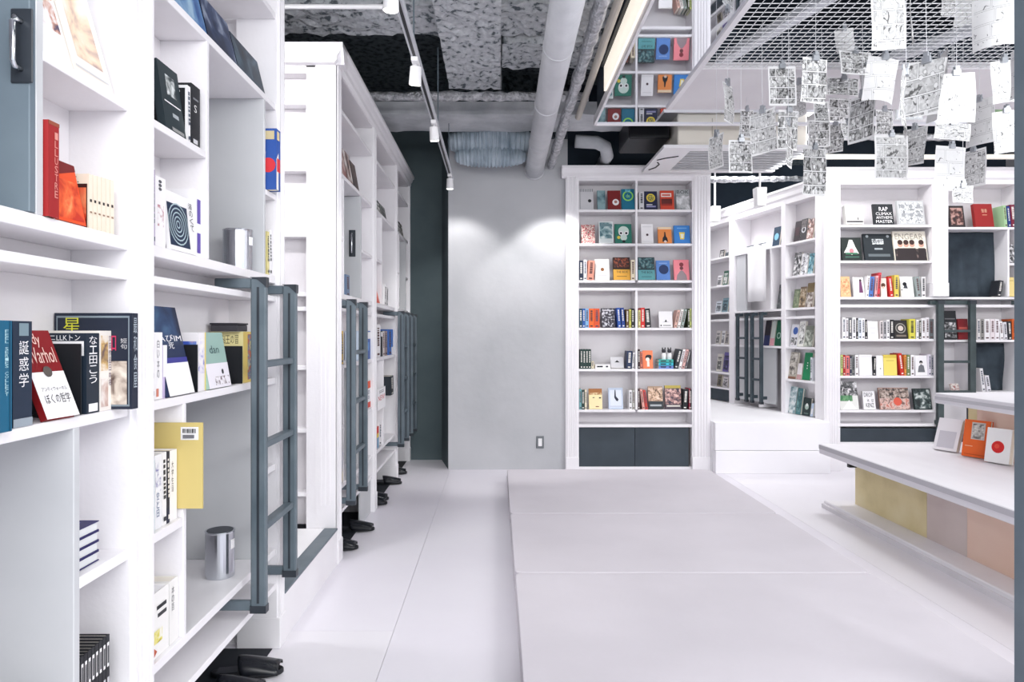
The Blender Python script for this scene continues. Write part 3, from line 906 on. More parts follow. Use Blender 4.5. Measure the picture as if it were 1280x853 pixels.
def text_geo(s):
    if s not in _T:
        c = bpy.data.curves.new('lettering', 'FONT')
        c.body = s
        c.resolution_u = 2
        o = bpy.data.objects.new('lettering', c)
        me = o.to_mesh()
        vv = [tuple(v.co[:2]) for v in me.vertices]
        ff = [tuple(p.vertices) for p in me.polygons]
        o.to_mesh_clear()
        bpy.data.objects.remove(o)
        bpy.data.curves.remove(c)
        if not vv:
            vv, ff = [(0, 0), (1, 0), (1, 1), (0, 1)], []
        x0, x1 = min(v[0] for v in vv), max(v[0] for v in vv)
        y0, y1 = min(v[1] for v in vv), max(v[1] for v in vv)
        _T[s] = ([((v[0] - x0) / (x1 - x0), (v[1] - y0) / (y1 - y0)) for v in vv], ff, (y1 - y0) / (x1 - x0))
    return _T[s]


class Print:
    """flat print on a face; at(u, v, k) gives the local point, k = layer"""
    def __init__(s, at, W, H):
        s.at, s.W, s.H = at, W, H
        s.mb, s.mats, s.k = MB(), [], 0

    def mi(s, m):
        if m not in s.mats:
            s.mats.append(m)
        return s.mats.index(m)

    def poly(s, uv, m):
        b = len(s.mb.v)
        s.mb.v += [s.at(u, v, s.k) for u, v in uv]
        s.mb.f.append(tuple(range(b, b + len(uv))))
        s.mb.m.append(s.mi(m))

    def add(s, items):
        for it in items:
            s.k += 1
            q = it[0]
            if q == 'r':
                s.poly([(it[1], it[2]), (it[3], it[2]), (it[3], it[4]), (it[1], it[4])], mat(it[5]))
            elif q == 'o':
                _, u, v, r, c = it
                s.poly([(u + r * math.cos(a), v + r * s.W / s.H * math.sin(a)) for a in [2 * PI * i / 18 for i in range(18)]], mat(c))
            elif q == 'g':
                _, u, v, r1, r2, c = it
                m = mat(c)
                for i in range(20):
                    a, b = 2 * PI * i / 20, 2 * PI * (i + 1) / 20
                    k = s.W / s.H
                    s.poly([(u + r1 * math.cos(a), v + r1 * k * math.sin(a)), (u + r2 * math.cos(a), v + r2 * k * math.sin(a)), (u + r2 * math.cos(b), v + r2 * k * math.sin(b)), (u + r1 * math.cos(b), v + r1 * k * math.sin(b))], m)
            elif q == 'p':
                s.poly(it[1], mat(it[2]))
            elif q == 't':
                _, tx, u0, v0, u1, v1, c = it      # lettering fitted into a box
                vv, ff, _a = text_geo(tx)
                b = len(s.mb.v)
                s.mb.v += [s.at(u0 + (u1 - u0) * a, v0 + (v1 - v0) * d, s.k) for a, d in vv]
                m = s.mi(mat(c))
                for f in ff:
                    s.mb.f.append(tuple(b + i for i in f))
                    s.mb.m.append(m)
            elif q == 'v':
                _, tx, u0, v0, u1, v1, c = it      # vertical column of characters from the top
                n = len(tx)
                for i, ch in enumerate(tx):
                    h = (v1 - v0) / n
                    s.add([('t', ch, u0, v1 - h * (i + 0.9), u1, v1 - h * (i + 0.05), c)])
                    s.k -= 1
            elif q == 'n':
                _, u0, v0, u1, v1, cs, sc = it
                nm = 'photo_' + '_'.join('%d%d%d' % tuple(c) for c in cs) + '_%g' % sc
                stops = [(0.36 + 0.28 * i / max(1, len(cs) - 1), c) for i, c in enumerate(cs)]
                s.poly([(u0, v0), (u1, v0), (u1, v1), (u0, v1)], noise_mat(nm, stops, scale=sc, detail=4, rough=0.5, dist=0.6))
        return s

    def build(s, name, parent):
        if s.mb.f:
            o = s.mb.build(name, s.mats, parent, fix=False)
            if len(s.mb.f) > 1:
                o['kind'] = 'stuff'
            return o


COMP = {id(FL): [], id(FB): [], id(FE): []}
for bays_ in (BAYS_A, BAYS_B):
    for (a, b, segs, low, _) in bays_:
        COMP[id(FL)] += [(S1T, U1, p_, q_) for p_, q_, _d in segs] + [(S4, S2 - 0.03, p_, q_) for p_, q_, _d in low]
        COMP[id(FL)] += [(S2, S1D, a, 2.468 if b == 2.60 else b), (U1, 2.6, a, b)]
COMP[id(FB)] = [(0, 3, cx1, cm0), (0, 3, cm1, cx2), (1.49, 3, dx[1], dx[2]), (2.1, 3, dx[3], dx[4]), (1.49, 2.0, dx[3], dv0), (1.49, 2.0, dv1, dx[4]),
                (0, 1.48, dx[1], dm0), (0.9, 1.48, dm1, dx[4]), (0.5, 0.9, dm1, xb(1212)), (0.5, 0.9, xb(1216), dx[4])]
COMP[id(FE)] = [(0, 3, e1, -0.112), (0, 3, e3b + 0.10, e2b), (0, 3, efar, e3b)]
BK = []          # collected (row phrase, desc, object, category, group)
ORD = ['first', 'second', 'third', 'fourth', 'fifth', 'sixth', 'seventh', 'eighth', 'ninth', 'tenth', 'eleventh', 'twelfth']


def dark(c):
    return sum(c[:3]) < 330


def book(fr, row, z, kind, x0, x1, yt, col, desc, pr=None, lean=10, dep=None, t=None, w=None, tilt=0, side=None, name='book', cat='book', yaw=0.0, pages=PAGEM):
    """x0,x1,yt: extent of the visible face; kind F cover to the front, S spine to the front, P lying flat (yt = its top, z = its base)"""
    rnd = random.Random(int(x0 * 31 + yt * 7 + z * 1000))
    if dep is None:
        dep = {'F': 0.02, 'S': 0.012, 'P': 0.02}[kind]
    a0 = fr.px(x0, yt, dep)[0]
    a1 = fr.px(x1, yt, dep)[0]
    ztop = fr.px((x0 + x1) / 2, yt, dep)[1]
    h = max(0.03, ztop - z)
    W = max(0.004, a1 - a0)
    # keep the book inside its compartment
    r_ = math.radians(tilt) if kind == 'S' else 0.0
    m0, m1 = a0 + min(0, h * math.sin(r_)), a1 + max(0, h * math.sin(r_))
    best = None
    for (za, zb, lo, hi) in COMP[id(fr)]:
        if za - 0.02 <= z <= zb:
            dd = max(0, lo - (a0 + a1) / 2, (a0 + a1) / 2 - hi)
            if best is None or dd < best[0]:
                best = (dd, lo + 0.0015, hi - 0.0015)
    if best:
        _, lo, hi = best
        if m1 - m0 > hi - lo:
            k_ = (m1 - m0) - (hi - lo)
            a0 += k_ / 2
            a1 -= k_ / 2
            m0, m1, W = m0 + k_ / 2, m1 - k_ / 2, max(0.004, a1 - a0)
        sh = max(0, lo - m0) - max(0, m1 - hi)
        a0 += sh
        a1 += sh
    cm = mat(col, 0.5)
    o = bpy.data.objects.new(name, None)
    COL.objects.link(o)
    o.empty_display_size = 0.05
    z += 0.0006
    cb = 0.0022
    if kind == 'F':
        t = t or 0.02
        la = math.radians(lean)
        h = h / math.cos(la)
        o.location = fr.w((a0 + a1) / 2, dep + t, z)
        o.rotation_euler = (Matrix.Rotation(fr.th + yaw, 3, 'Z') @ Matrix.Rotation(-la, 3, 'X')).to_euler()
        a = W / 2
        cv = MB().box(-a, a, -t, -t + cb, 0, h).box(-a, a, -cb, 0, 0, h).box(-a, -a + cb, -t + cb, -cb, 0, h).build('cover', cm, o, fix=False)
        MB().box(-a + cb, a - 0.004, -t + cb, -cb, 0.003, h - 0.003).build('page_block', pages, o, fix=False)
        P = Print(lambda u, v, k: (-a + u * 2 * a, -t - 0.0003 - 0.00025 * k, v * h), W, h)
        if pr is None:
            c2 = (235, 232, 230) if dark(col) else (50, 54, 62)
            pr = [('r', .12, .76, .88, .82, c2), ('r', .2, .68, .8, .72, c2), ('n', .12, .1, .88, .6, [col, c2, tuple(int(v * .6) for v in col)], 40)]
        P.add(pr).build('cover_print', cv)
        cat = cat
    elif kind == 'S':
        d = w or 0.13
        if fr is FL and dep >= 0:
            d = min(d, 0.124 - dep)
        r = math.radians(tilt)
        h2 = h / max(0.5, math.cos(r)) - abs(W * math.sin(r)) * 0.5
        pv = 1 if r > 0 else -1
        o.location = fr.w(a1 if r > 0 else a0, dep, z)
        o.rotation_euler = (Matrix.Rotation(fr.th, 3, 'Z') @ Matrix.Rotation(r, 3, 'Y')).to_euler()
        xa, xb_ = (-W, 0.0) if r > 0 else (0.0, W)
        cb = min(cb, W * 0.2)
        e = 0.0002
        cv = MB().box(xa + e, xa + cb, 0, d, 0, h2).box(xb_ - cb, xb_ - e, 0, d, 0, h2).box(xa + cb, xb_ - cb, 0, cb, 0, h2).build('cover', cm, o, fix=False)
        MB().box(xa + cb, xb_ - cb, cb, d - 0.004, 0.003, h2 - 0.003).build('page_block', pages, o, fix=False)
        P = Print(lambda u, v, k: (xa + u * W, -0.0003 - 0.00025 * k, v * h2), W, h2)
        if pr is None:
            c2 = (232, 228, 222) if dark(col) else rnd.choice([(40, 44, 52), (90, 60, 60), (60, 70, 90)])
            pr = []
            v = 0.9
            while v > 0.35:
                l = rnd.uniform(0.03, 0.07)
                pr.append(('r', .28, v - l, .72, v, c2))
                v -= l + rnd.uniform(0.015, 0.03)
            pr.append(('r', .25, .06, .75, .12, c2))
        P.add(pr).build('spine_print', cv)
        if side:
            Q = Print(lambda u, v, k: (xa - 0.0003 - 0.00025 * k + e, d - u * d, v * h2), d, h2)
            Q.add(side).build('cover_print', cv)
    else:
        d = w or 0.13
        o.location = fr.w((a0 + a1) / 2, dep, z)
        o.rotation_euler = (0, 0, fr.th + yaw)
        a = W / 2
        cb = min(cb, h * .2)
        cv = MB().box(-a, a, 0, d, 0, cb).box(-a, a, 0, d, h - cb, h).box(-a, a, 0, cb, cb, h - cb).build('cover', cm, o, fix=False)
        MB().box(-a + .003, a - .003, cb, d - .003, cb, h - cb).build('page_block', pages, o, fix=False)
        P = Print(lambda u, v, k: (-a + u * W, -0.0003 - 0.00025 * k, v * h), W, h)
        if pr is None:
            c2 = (232, 228, 222) if dark(col) else (40, 44, 52)
            pr = [('r', .12, .35, .5, .7, c2), ('r', .7, .35, .85, .7, c2)]
        P.add(pr).build('spine_print', cv)
    BK.append((row, desc, o, cat))
    return o


W_ = (240, 238, 240)
K_ = (26, 28, 34)
N_ = (32, 42, 66)
G_ = (150, 152, 156)
LG = (206, 205, 209)
CRM = (238, 226, 200)
RED = (196, 44, 40)
DRED = (126, 32, 34)
ORG = (238, 104, 40)
YEL = (232, 208, 72)
TEAL = (24, 104, 124)
BLU = (44, 92, 168)
LBL = (130, 176, 220)
GRN = (36, 110, 84)
DGR = (30, 58, 54)
PNK = (240, 168, 178)
BRN = (110, 72, 50)
LIL = (196, 184, 214)
BW = [K_, (120, 120, 122), W_]

# ---- back bookcase beside the concrete wall
Rn = ['top', 'second', 'third', 'fourth', 'fifth', 'bottom']
RC = [r + ' shelf, bookcase by concrete wall' for r in Rn]


def C(i, *a, **k):
    return book(FB, RC[i], CR[i], *a, **k)


C(0, 'F', 724, 742, 236, LG, 'spiral bound white notebook', [('r', .06, .02, .1, .98, G_), ('o', .74, .42, .12, K_)] + [('r', .08 + .12 * i, .86, .12 + .12 * i, 1.0, (90, 92, 98)) for i in range(8)])
C(0, 'F', 747, 757, 238, (96, 126, 136), 'narrow misty teal photo book', [('n', 0, 0, 1, 1, [(60, 96, 106), (140, 170, 176)], 12)])
C(0, 'F', 760, 776, 238, DRED, 'dark red book with white round badge', [('o', .62, .38, .26, W_), ('o', .62, .4, .12, (170, 120, 110))])
C(0, 'F', 778, 794, 236, (20, 110, 140), 'teal book with lime green rounded outline', [('g', .5, .66, .32, .42, (150, 220, 90)), ('t', 'de', .36, .58, .64, .76, (150, 220, 130)), ('n', .3, .86, .7, 1, [(120, 200, 220), (30, 120, 140)], 60)])
C(0, 'S', 799, 805, 240, LG, 'plain pale grey spine')
C(0, 'F', 806, 822, 239, (28, 34, 66), 'navy book with yellow ring emblem', [('g', .5, .64, .24, .34, YEL), ('n', .3, .5, .7, .78, [(210, 200, 80), (40, 46, 60)], 90), ('r', .14, .12, .86, .2, (150, 150, 190)), ('r', .14, .24, .6, .28, W_)])
C(0, 'F', 826, 843, 238, (206, 70, 46), 'orange red book with white title band', [('r', .06, .66, .82, .86, (240, 226, 220)), ('r', .12, .72, .74, .8, (206, 70, 46)), ('r', .06, .2, .86, .56, (96, 34, 30)), ('r', .06, .2, .86, .3, (150, 46, 36))])
C(0, 'F', 846, 863, 237, (170, 174, 176), 'grey photo book with black lettering', [('n', 0, 0, 1, .72, [(120, 126, 128), (226, 226, 228)], 16), ('t', 'BOK', .06, .8, .94, .97, K_)])
C(1, 'F', 727, 744, 281, (150, 70, 74), 'red and pink collage cover book', [('n', 0, 0, 1, 1, [(60, 40, 44), (190, 70, 84), (236, 226, 214), (90, 60, 50)], 70)])
C(1, 'F', 749, 767, 277, (230, 234, 234), 'white framed misty teal cover book', [('n', .06, .04, .94, .96, [(70, 110, 120), (150, 180, 184), (220, 228, 226)], 22), ('r', .12, .78, .88, .9, (110, 140, 146)), ('r', .06, .04, .94, .22, (214, 222, 222))])
C(1, 'F', 769, 790, 280, (40, 116, 100), 'green book with painted skull face', [('o', .52, .62, .32, (206, 222, 214)), ('o', .52, .3, .2, (206, 222, 214)), ('g', .36, .52, .07, .13, W_), ('g', .68, .52, .07, .13, W_), ('o', .36, .52, .07, K_), ('o', .68, .52, .07, K_), ('o', .22, .3, .1, (220, 200, 80)), ('r', .44, .04, .6, .16, K_)])
C(1, 'F', 802, 817, 280, W_, 'white cover with small dark dot', [('o', .5, .44, .1, (70, 50, 60)), ('r', .12, .84, .88, .86, LG), ('r', .04, .08, .96, .1, LG)])
C(1, 'F', 823, 840, 284, (232, 140, 72), 'orange book with black seated figure', [('r', 0, .86, 1, 1, (240, 214, 180)), ('p', [(.3, .1), (.72, .1), (.66, .34), (.58, .42), (.54, .7), (.46, .7), (.44, .44), (.34, .34)], K_), ('o', .52, .1, .1, (220, 200, 190))])
C(1, 'F', 843, 863, 282, (58, 130, 206), 'bright blue book with yellow cup', [('p', [(.38, .22), (.62, .22), (.68, .62), (.32, .62)], (240, 214, 60)), ('p', [(.43, .28), (.58, .28), (.61, .54), (.4, .54)], (236, 236, 220)), ('r', .2, .82, .8, .88, (120, 176, 226))])
C(2, 'S', 724, 729, 326, N_, 'slim navy spine')
C(2, 'S', 729.5, 733.5, 325, W_, 'slim white spine')
C(2, 'S', 734, 742, 326, (222, 150, 130), 'salmon and white leaning book', tilt=4)
C(2, 'F', 744, 762, 324, (238, 234, 230), 'white cover with brown dot', [('o', .52, .5, .12, (140, 90, 50)), ('r', .2, .2, .8, .23, LG)])
C(2, 'F', 767, 788, 322, (40, 26, 22), 'black and amber paperback', [('n', .05, .55, .95, .97, [K_, (96, 40, 26), (170, 90, 60)], 50), ('r', 0, 0, 1, .46, (226, 168, 66)), ('t', 'THE BOX', .18, .3, .86, .4, K_), ('r', .2, .14, .8, .17, (140, 100, 50))], t=0.026)
C(2, 'S', 789, 794, 325, CRM, 'cream spine')
C(2, 'F', 798, 819, 322, (28, 44, 50), 'dark paperback with teal lower half', [('n', .05, .5, .95, .97, [K_, (40, 90, 100), (120, 150, 150)], 50), ('r', 0, 0, 1, .44, (94, 160, 166)), ('t', 'THE BOX', .18, .28, .86, .38, K_), ('r', .2, .12, .8, .15, (60, 110, 116))], t=0.026)
C(2, 'F', 821, 838, 326, (92, 136, 206), 'light blue book with dark round tree', [('o', .54, .54, .36, (34, 54, 100)), ('r', .34, .36, .74, .42, (34, 54, 100)), ('r', .2, .84, .8, .88, (150, 180, 226))])
C(2, 'F', 843, 862, 325, (242, 140, 150), 'pink book with bowed figure', [('p', [(.14, 0), (.86, 0), (.8, .24), (.6, .44), (.5, .48), (.4, .44), (.2, .24)], (150, 134, 140)), ('o', .5, .58, .12, (110, 60, 66)), ('o', .5, .76, .14, (130, 50, 60))])
C(3, 'S', 724, 728, 386, (30, 70, 96), 'dark teal spine')
C(3, 'S', 728.2, 731.5, 386, BLU, 'blue spine')
C(3, 'S', 731.7, 736, 386, LBL, 'pale blue spine')
C(3, 'S', 736.2, 742.5, 386, ORG, 'orange spine')
C(3, 'S', 742.7, 749.5, 386, (222, 84, 40), 'orange red spine')
C(3, 'F', 752, 769, 386, (44, 42, 54), 'black cover with white swirl art', [('n', .04, .04, .96, .96, [(34, 32, 44), (60, 56, 70), (220, 220, 228)], 60), ('r', .1, .86, .9, .92, (200, 200, 206))])
C(3, 'S', 772.5, 776.5, 385, (38, 84, 170), 'royal blue leaning spine', tilt=-4)
C(3, 'S', 777.5, 781.5, 385, (30, 64, 140), 'deep blue leaning spine', tilt=-4)
C(3, 'S', 782.5, 786, 387, (96, 70, 46), 'brown spine')
C(3, 'S', 786.5, 789, 387, (206, 206, 90), 'yellow green spine')
C(3, 'S', 789.3, 793, 386, K_, 'black spine')
C(3, 'S', 798, 800.6, 388, (226, 214, 150), 'thin yellow spine')
C(3, 'S', 801, 806, 385, (214, 40, 38), 'bright red spine')
C(3, 'S', 807, 814, 386, K_, 'wide black leaning spine', tilt=-4)
C(3, 'F', 824, 841, 390, W_, 'white cover with ink sketch', [('p', [(.4, .34), (.6, .34), (.52, .5)], K_), ('r', .1, .08, .2, .16, K_), ('r', .3, .1, .86, .14, (60, 60, 66)), ('r', .28, .33, .72, .345, G_)])
C(3, 'S', 842.5, 845.5, 388, (236, 190, 176), 'salmon leaning spine', tilt=12)
C(3, 'S', 846.5, 850, 387, (244, 240, 236), 'white leaning spine', tilt=12)
C(3, 'S', 851, 854.2, 387, (160, 176, 170), 'grey green leaning spine', tilt=12)
C(3, 'S', 859.6, 862.4, 386, (60, 70, 40), 'olive spine')
C(3, 'S', 862.6, 864.5, 386, (214, 224, 130), 'thin lime spine')
for i in range(4):
    C(4, 'S', 725.2 + 3.45 * i, 728.5 + 3.45 * i, 437, DGR, 'dark green spine from a matching set')
C(4, 'S', 739.3, 742.5, 452, CRM, 'short cream booklet')
C(4, 'P', 744, 763, 456, W_, 'white booklet lying flat')
C(4, 'F', 764, 780, 448, LG, 'low pale booklet with small dark mark', [('p', [(.3, .5), (.7, .5), (.5, .7)], K_)], lean=25)
C(4, 'S', 783, 789.5, 439, (34, 50, 84), 'navy leaning book', tilt=3)
C(4, 'S', 790, 792.2, 441, W_, 'thin white leaning spine', tilt=4)
C(4, 'S', 797.5, 800, 437, (60, 40, 44), 'thin maroon spine')
C(4, 'S', 800.5, 803.4, 440, (220, 130, 110), 'thin coral spine')
C(4, 'F', 804, 816.5, 439, (236, 128, 84), 'orange cover with black haired face', [('o', .54, .6, .3, K_), ('o', .48, .5, .2, (240, 224, 214)), ('r', .4, .1, .64, .4, (240, 224, 214)), ('o', .7, .66, .18, K_)])
BB = [((64, 170, 160), 'teal'), ((60, 190, 210), 'turquoise'), ((110, 136, 200), 'periwinkle')]
zz = CR[4]
for (c, nmc) in reversed(BB):
    ob = book(FB, RC[4], zz, 'P', 823.5, 841.8, VY - (zz + 0.025 - CH) * F / 6.02, c, nmc + ' book in a flat stack of three')
    zz += 0.0262
for i, xx in enumerate((827.5, 834.5)):
    x0_, _ = FB.px(xx, 440, 0.05)
    fg = thing('white_figurine', ('left' if i == 0 else 'right') + ' white figurine with dark ears on flat book stack', 'figurine', FB.w(x0_ + 0.018, 0.06, zz + 0.001))
    MB().tube([(0, 0, 0), (0, 0, .004), (0, 0, .05), (0, 0, .062)], [.017, .02, .02, .012], 12).build('body', WHITEP, fg, smooth=True)
    MB().tube([(0, 0, .06), (0, 0, .072), (0, 0, .088), (0, 0, .094)], [.012, .018, .018, .008], 12).build('head', mat((60, 60, 66)), fg, smooth=True)
    for sgn in (-1, 1):
        MB().tube([(sgn * .01, 0, .09), (sgn * .012, 0, .104), (sgn * .012, 0, .11)], [.005, .005, .001], 8).build('ear', BLACK, fg)
C(4, 'S', 842.5, 847, 437, (38, 46, 54), 'black leaning book', tilt=14)
C(4, 'S', 848, 851.3, 437, W_, 'white leaning book', tilt=14)
C(4, 'S', 852.2, 855.3, 437, (226, 180, 176), 'pink leaning book', tilt=14)
C(4, 'S', 856, 858, 438, (90, 90, 98), 'thin grey leaning book', tilt=14)
C(5, 'S', 724, 727, 487, (120, 170, 176), 'pale teal spine')
C(5, 'S', 727.3, 730.5, 488, DGR, 'dark green spine')
C(5, 'S', 731, 733.5, 488, CRM, 'cream spine')
C(5, 'F', 736.5, 753, 487, (244, 226, 176), 'cream book with cartoon face', [('r', 0, .78, 1, 1, (170, 110, 60)), ('r', .28, .54, .42, .58, K_), ('r', .76, .52, .92, .58, K_), ('r', .5, .1, .74, .14, (120, 60, 50)), ('n', 0, .7, 1, .8, [(244, 226, 176), (170, 110, 60)], 60)])
C(5, 'F', 761, 779, 486, (196, 208, 228), 'pale blue book with dark dancing figure', [('r', .1, .08, .9, .9, (222, 228, 240)), ('p', [(.44, .9), (.5, .9), (.52, .6), (.7, .46), (.64, .36), (.52, .4), (.4, .54)], (36, 40, 58)), ('r', .1, .12, .9, .14, (150, 160, 190))])
C(5, 'S', 786.5, 790, 488, W_, 'white spine')
C(5, 'S', 790.5, 793.6, 488, (190, 190, 186), 'pale grey spine')
C(5, 'S', 797.3, 799.6, 487, (80, 60, 64), 'thin dark spine')
C(5, 'S', 803.4, 806.4, 487, (232, 170, 160), 'pink leaning spine', tilt=-8)
C(5, 'S', 807, 810, 488, (206, 70, 60), 'red leaning spine', tilt=-8)
C(5, 'F', 811, 829, 484, (180, 150, 126), 'photo cover of tan figures with dark base', [('n', 0, .36, 1, .94, [(90, 60, 50), (206, 170, 140), (240, 214, 196)], 40), ('r', 0, 0, 1, .34, (46, 52, 58)), ('r', .1, .12, .9, .2, (170, 176, 180))])
C(5, 'F', 832, 852, 483, (70, 60, 72), 'dark photo cover with yellow top edge', [('n', 0, .2, 1, .86, [(50, 40, 60), (150, 110, 110), (230, 190, 180)], 40), ('r', 0, .88, 1, 1, (200, 180, 90)), ('r', .08, .1, .92, .16, (220, 214, 206))])
C(5, 'S', 853, 859, 487, K_, 'thick black leaning book', tilt=4)
C(5, 'S', 861.2, 863, 486, (150, 30, 60), 'crimson spine')
C(5, 'S', 863.2, 864.8, 487, (40, 40, 46), 'charcoal spine')

# ---- bookcase behind the bench
RD = [r + ' shelf, bookcase behind bench' for r in Rn]
RD2 = [r + ' shelf right of ladder, bookcase behind bench' for r in Rn]


def D(i, *a, **k):
    return book(FB, RD[i], DR[i], *a, **k)


D(0, 'F', 1058, 1080, 257, (196, 195, 192), 'grey box book with dark lower line', [('r', .04, .08, .96, .16, (60, 60, 64)), ('r', .04, .16, .96, .5, (182, 180, 178)), ('r', .66, .22, .72, .34, (90, 90, 96))], t=0.05)
D(0, 'F', 1093, 1118, 255, (24, 28, 34), 'black book with large white capitals', [('t', 'RAP', .3, .66, .74, .86, W_), ('t', 'CLIMAX', .12, .46, .92, .6, W_), ('t', 'ANTHEMS', .12, .28, .94, .41, W_), ('t', 'MASTER', .1, .08, .92, .22, W_)])
D(0, 'F', 1124, 1157, 251, (188, 190, 192), 'grey book of sketched portraits', [('n', .06, .05, .94, .95, [(120, 124, 128), (196, 198, 200), (228, 228, 230)], 50)] + [('o', .2 + .3 * i, .76 - .36 * j, .08, (150, 152, 156)) for i in range(3) for j in range(2)], t=0.03)
D(1, 'F', 1053, 1078, 297, (26, 36, 34), 'black book with white costumed figure', [('p', [(.12, .34), (.3, .6), (.42, .9), (.58, .9), (.7, .6), (.86, .3), (.66, .3), (.5, .24), (.32, .32)], (236, 236, 228)), ('o', .5, .42, .12, (190, 120, 130)), ('r', .16, .12, .86, .18, (60, 96, 84)), ('r', .2, .26, .8, .34, (60, 110, 84))])
D(1, 'F', 1082, 1118, 292, (30, 38, 44), 'large black book with pale central crest', [('n', .3, .6, .7, .8, [(36, 44, 50), (220, 224, 226)], 60), ('r', .36, .4, .64, .46, (160, 168, 172)), ('r', .12, .14, .88, .24, (96, 104, 108)), ('o', .14, .9, .05, (150, 156, 160)), ('o', .86, .9, .05, (150, 156, 160))], lean=12)
D(1, 'F', 1119, 1160, 289, (226, 220, 206), 'group photo book with thin capitals', [('n', .02, .0, .98, .4, [(24, 22, 24), (44, 38, 40), (120, 100, 96)], 24), ('t', 'ENGEAR', .06, .72, .92, .92, (150, 144, 132))] + [q for i, uu in enumerate((.2, .38, .56, .84)) for q in (('p', [(uu - .12, 0), (uu + .12, 0), (uu + .1, .42), (uu - .1, .42)], (46, 38, 40)), ('o', uu, .54, .08, (206, 160, 140)), ('o', uu, .62, .08, (60, 40, 36)))])
D(2, 'F', 1051.5, 1064, 346, (226, 178, 132), 'tan book with sepia portrait', [('n', .1, .1, .9, .9, [(190, 120, 80), (236, 196, 150)], 50)])
D(2, 'F', 1068, 1081, 347, W_, 'white cover with purple figure', [('p', [(.5, .2), (.9, .2), (.8, .8), (.6, .86)], (110, 60, 100)), ('o', .7, .84, .12, (60, 40, 50))])
D(2, 'S', 1082.5, 1085.5, 345, W_, 'white leaning spine', tilt=5)
D(2, 'S', 1086, 1091, 346, (80, 120, 190), 'blue and white leaning spine', tilt=5)
D(2, 'S', 1093, 1096, 345, (226, 170, 176), 'pink leaning spine', tilt=5)
D(2, 'S', 1096.5, 1099.3, 341, (214, 70, 80), 'red and white spine', tilt=5)
D(2, 'F', 1101.5, 1109, 348, (236, 226, 214), 'small white cover with brown hair', [('o', .45, .62, .36, (90, 60, 40)), ('o', .45, .5, .2, (226, 190, 170))], lean=6)
D(2, 'S', 1112.5, 1117, 346, (200, 40, 40), 'red leaning book', tilt=-6)
D(2, 'S', 1118, 1123.5, 344, (224, 200, 90), 'yellow book')
D(2, 'F', 1127, 1143, 346, (238, 236, 236), 'white cover with small black haired figure', [('o', .34, .62, .16, K_), ('p', [(.2, .42), (.56, .4), (.5, .56), (.3, .54)], (60, 62, 70)), ('o', .0 + .08, .34, .05, K_)])
D(2, 'S', 1146.5, 1151.3, 346, (150, 160, 160), 'grey leaning book', tilt=-6)
D(2, 'S', 1152, 1157, 346, (222, 220, 220), 'pale grey book')
for x0_, x1_, yy, c, ds in (
        (1053, 1057, 397, W_, 'white spine at left end'), (1057.5, 1060.5, 398, (226, 224, 228), 'pale spine'), (1061, 1065, 398, (90, 92, 98), 'charcoal spine'),
        (1065.4, 1070, 397, W_, 'white spine with black dashes'), (1070.3, 1072.5, 398, K_, 'thin black spine left of pale blue'), (1073, 1077, 398, (220, 226, 236), 'pale blue spine'),
        (1077.4, 1081, 398, W_, 'white spine before the black one'), (1081.2, 1084, 400, K_, 'black spine next to white cover')):
    D(3, 'S', x0_, x1_, yy, c, ds)
D(3, 'F', 1085, 1098, 402, W_, 'plain white cover', [('r', .2, .6, .8, .64, LG), ('r', .3, .3, .7, .33, LG)], lean=5)
D(3, 'S', 1100, 1103.8, 401, (214, 206, 206), 'dusty pink spine')
D(3, 'S', 1104.2, 1108, 401, (176, 174, 178), 'grey spine')
D(3, 'S', 1108.4, 1112, 400, W_, 'white spine beside black')
D(3, 'S', 1112.4, 1117.5, 400, (30, 30, 36), 'wide black spine')
D(3, 'F', 1118.5, 1135.5, 401, (40, 38, 38), 'black cover with grey disc portrait', [('g', .5, .56, .3, .38, (150, 146, 140)), ('o', .5, .56, .2, (206, 196, 188)), ('r', .14, .1, .86, .2, (120, 110, 100))])
D(3, 'S', 1136.5, 1144, 399, (214, 206, 80), 'thick yellow spine')
D(3, 'S', 1145.5, 1148.5, 400, W_, 'white spine right of yellow')
D(3, 'S', 1149, 1151.5, 401, (70, 74, 66), 'olive grey spine')
D(3, 'S', 1152, 1157, 398, W_, 'wide white spine')
D(3, 'S', 1157.4, 1161.5, 397, (236, 232, 236), 'tall white spine')
D(3, 'S', 1162, 1168, 399, (110, 116, 120), 'grey spine at right end')
for x0_, x1_, yy, c, ds in ((1051, 1053.6, 444, (196, 206, 120), 'lime spine at left end'), (1054, 1056.6, 444, (170, 40, 40), 'red spine'), (1057, 1062, 445, (226, 120, 116), 'coral spine'),
                            (1062.4, 1064.6, 446, (44, 50, 76), 'thin navy spine'), (1065, 1068.4, 445, (120, 122, 122), 'grey spine'), (1069, 1073, 444, W_, 'white spine beside big white cover')):
    D(4, 'S', x0_, x1_, yy, c, ds)
D(4, 'F', 1074.5, 1090.5, 444, W_, 'large plain white cover', [('r', .1, .9, .9, .92, LG)], lean=4)
D(4, 'S', 1091.2, 1094, 446, K_, 'black leaning spine', tilt=3)
D(4, 'F', 1095.5, 1104.5, 445, W_, 'narrow white cover with centre dot', [('o', .6, .34, .08, (90, 70, 60))], lean=4)
D(4, 'F', 1105, 1121.5, 444, (236, 216, 110), 'yellow cover book', [('r', 0, .84, 1, 1, (214, 190, 80)), ('r', .2, .7, .8, .73, (200, 176, 80))], lean=4)
D(4, 'S', 1126, 1130.4, 442, (206, 50, 40), 'red leaning book', tilt=-7)
D(4, 'S', 1130.6, 1133, 444, (230, 150, 70), 'orange spine')
D(4, 'S', 1133.4, 1137.5, 444, (110, 130, 80), 'green spine')
D(4, 'S', 1138.5, 1143, 444, W_, 'white spine right of green')
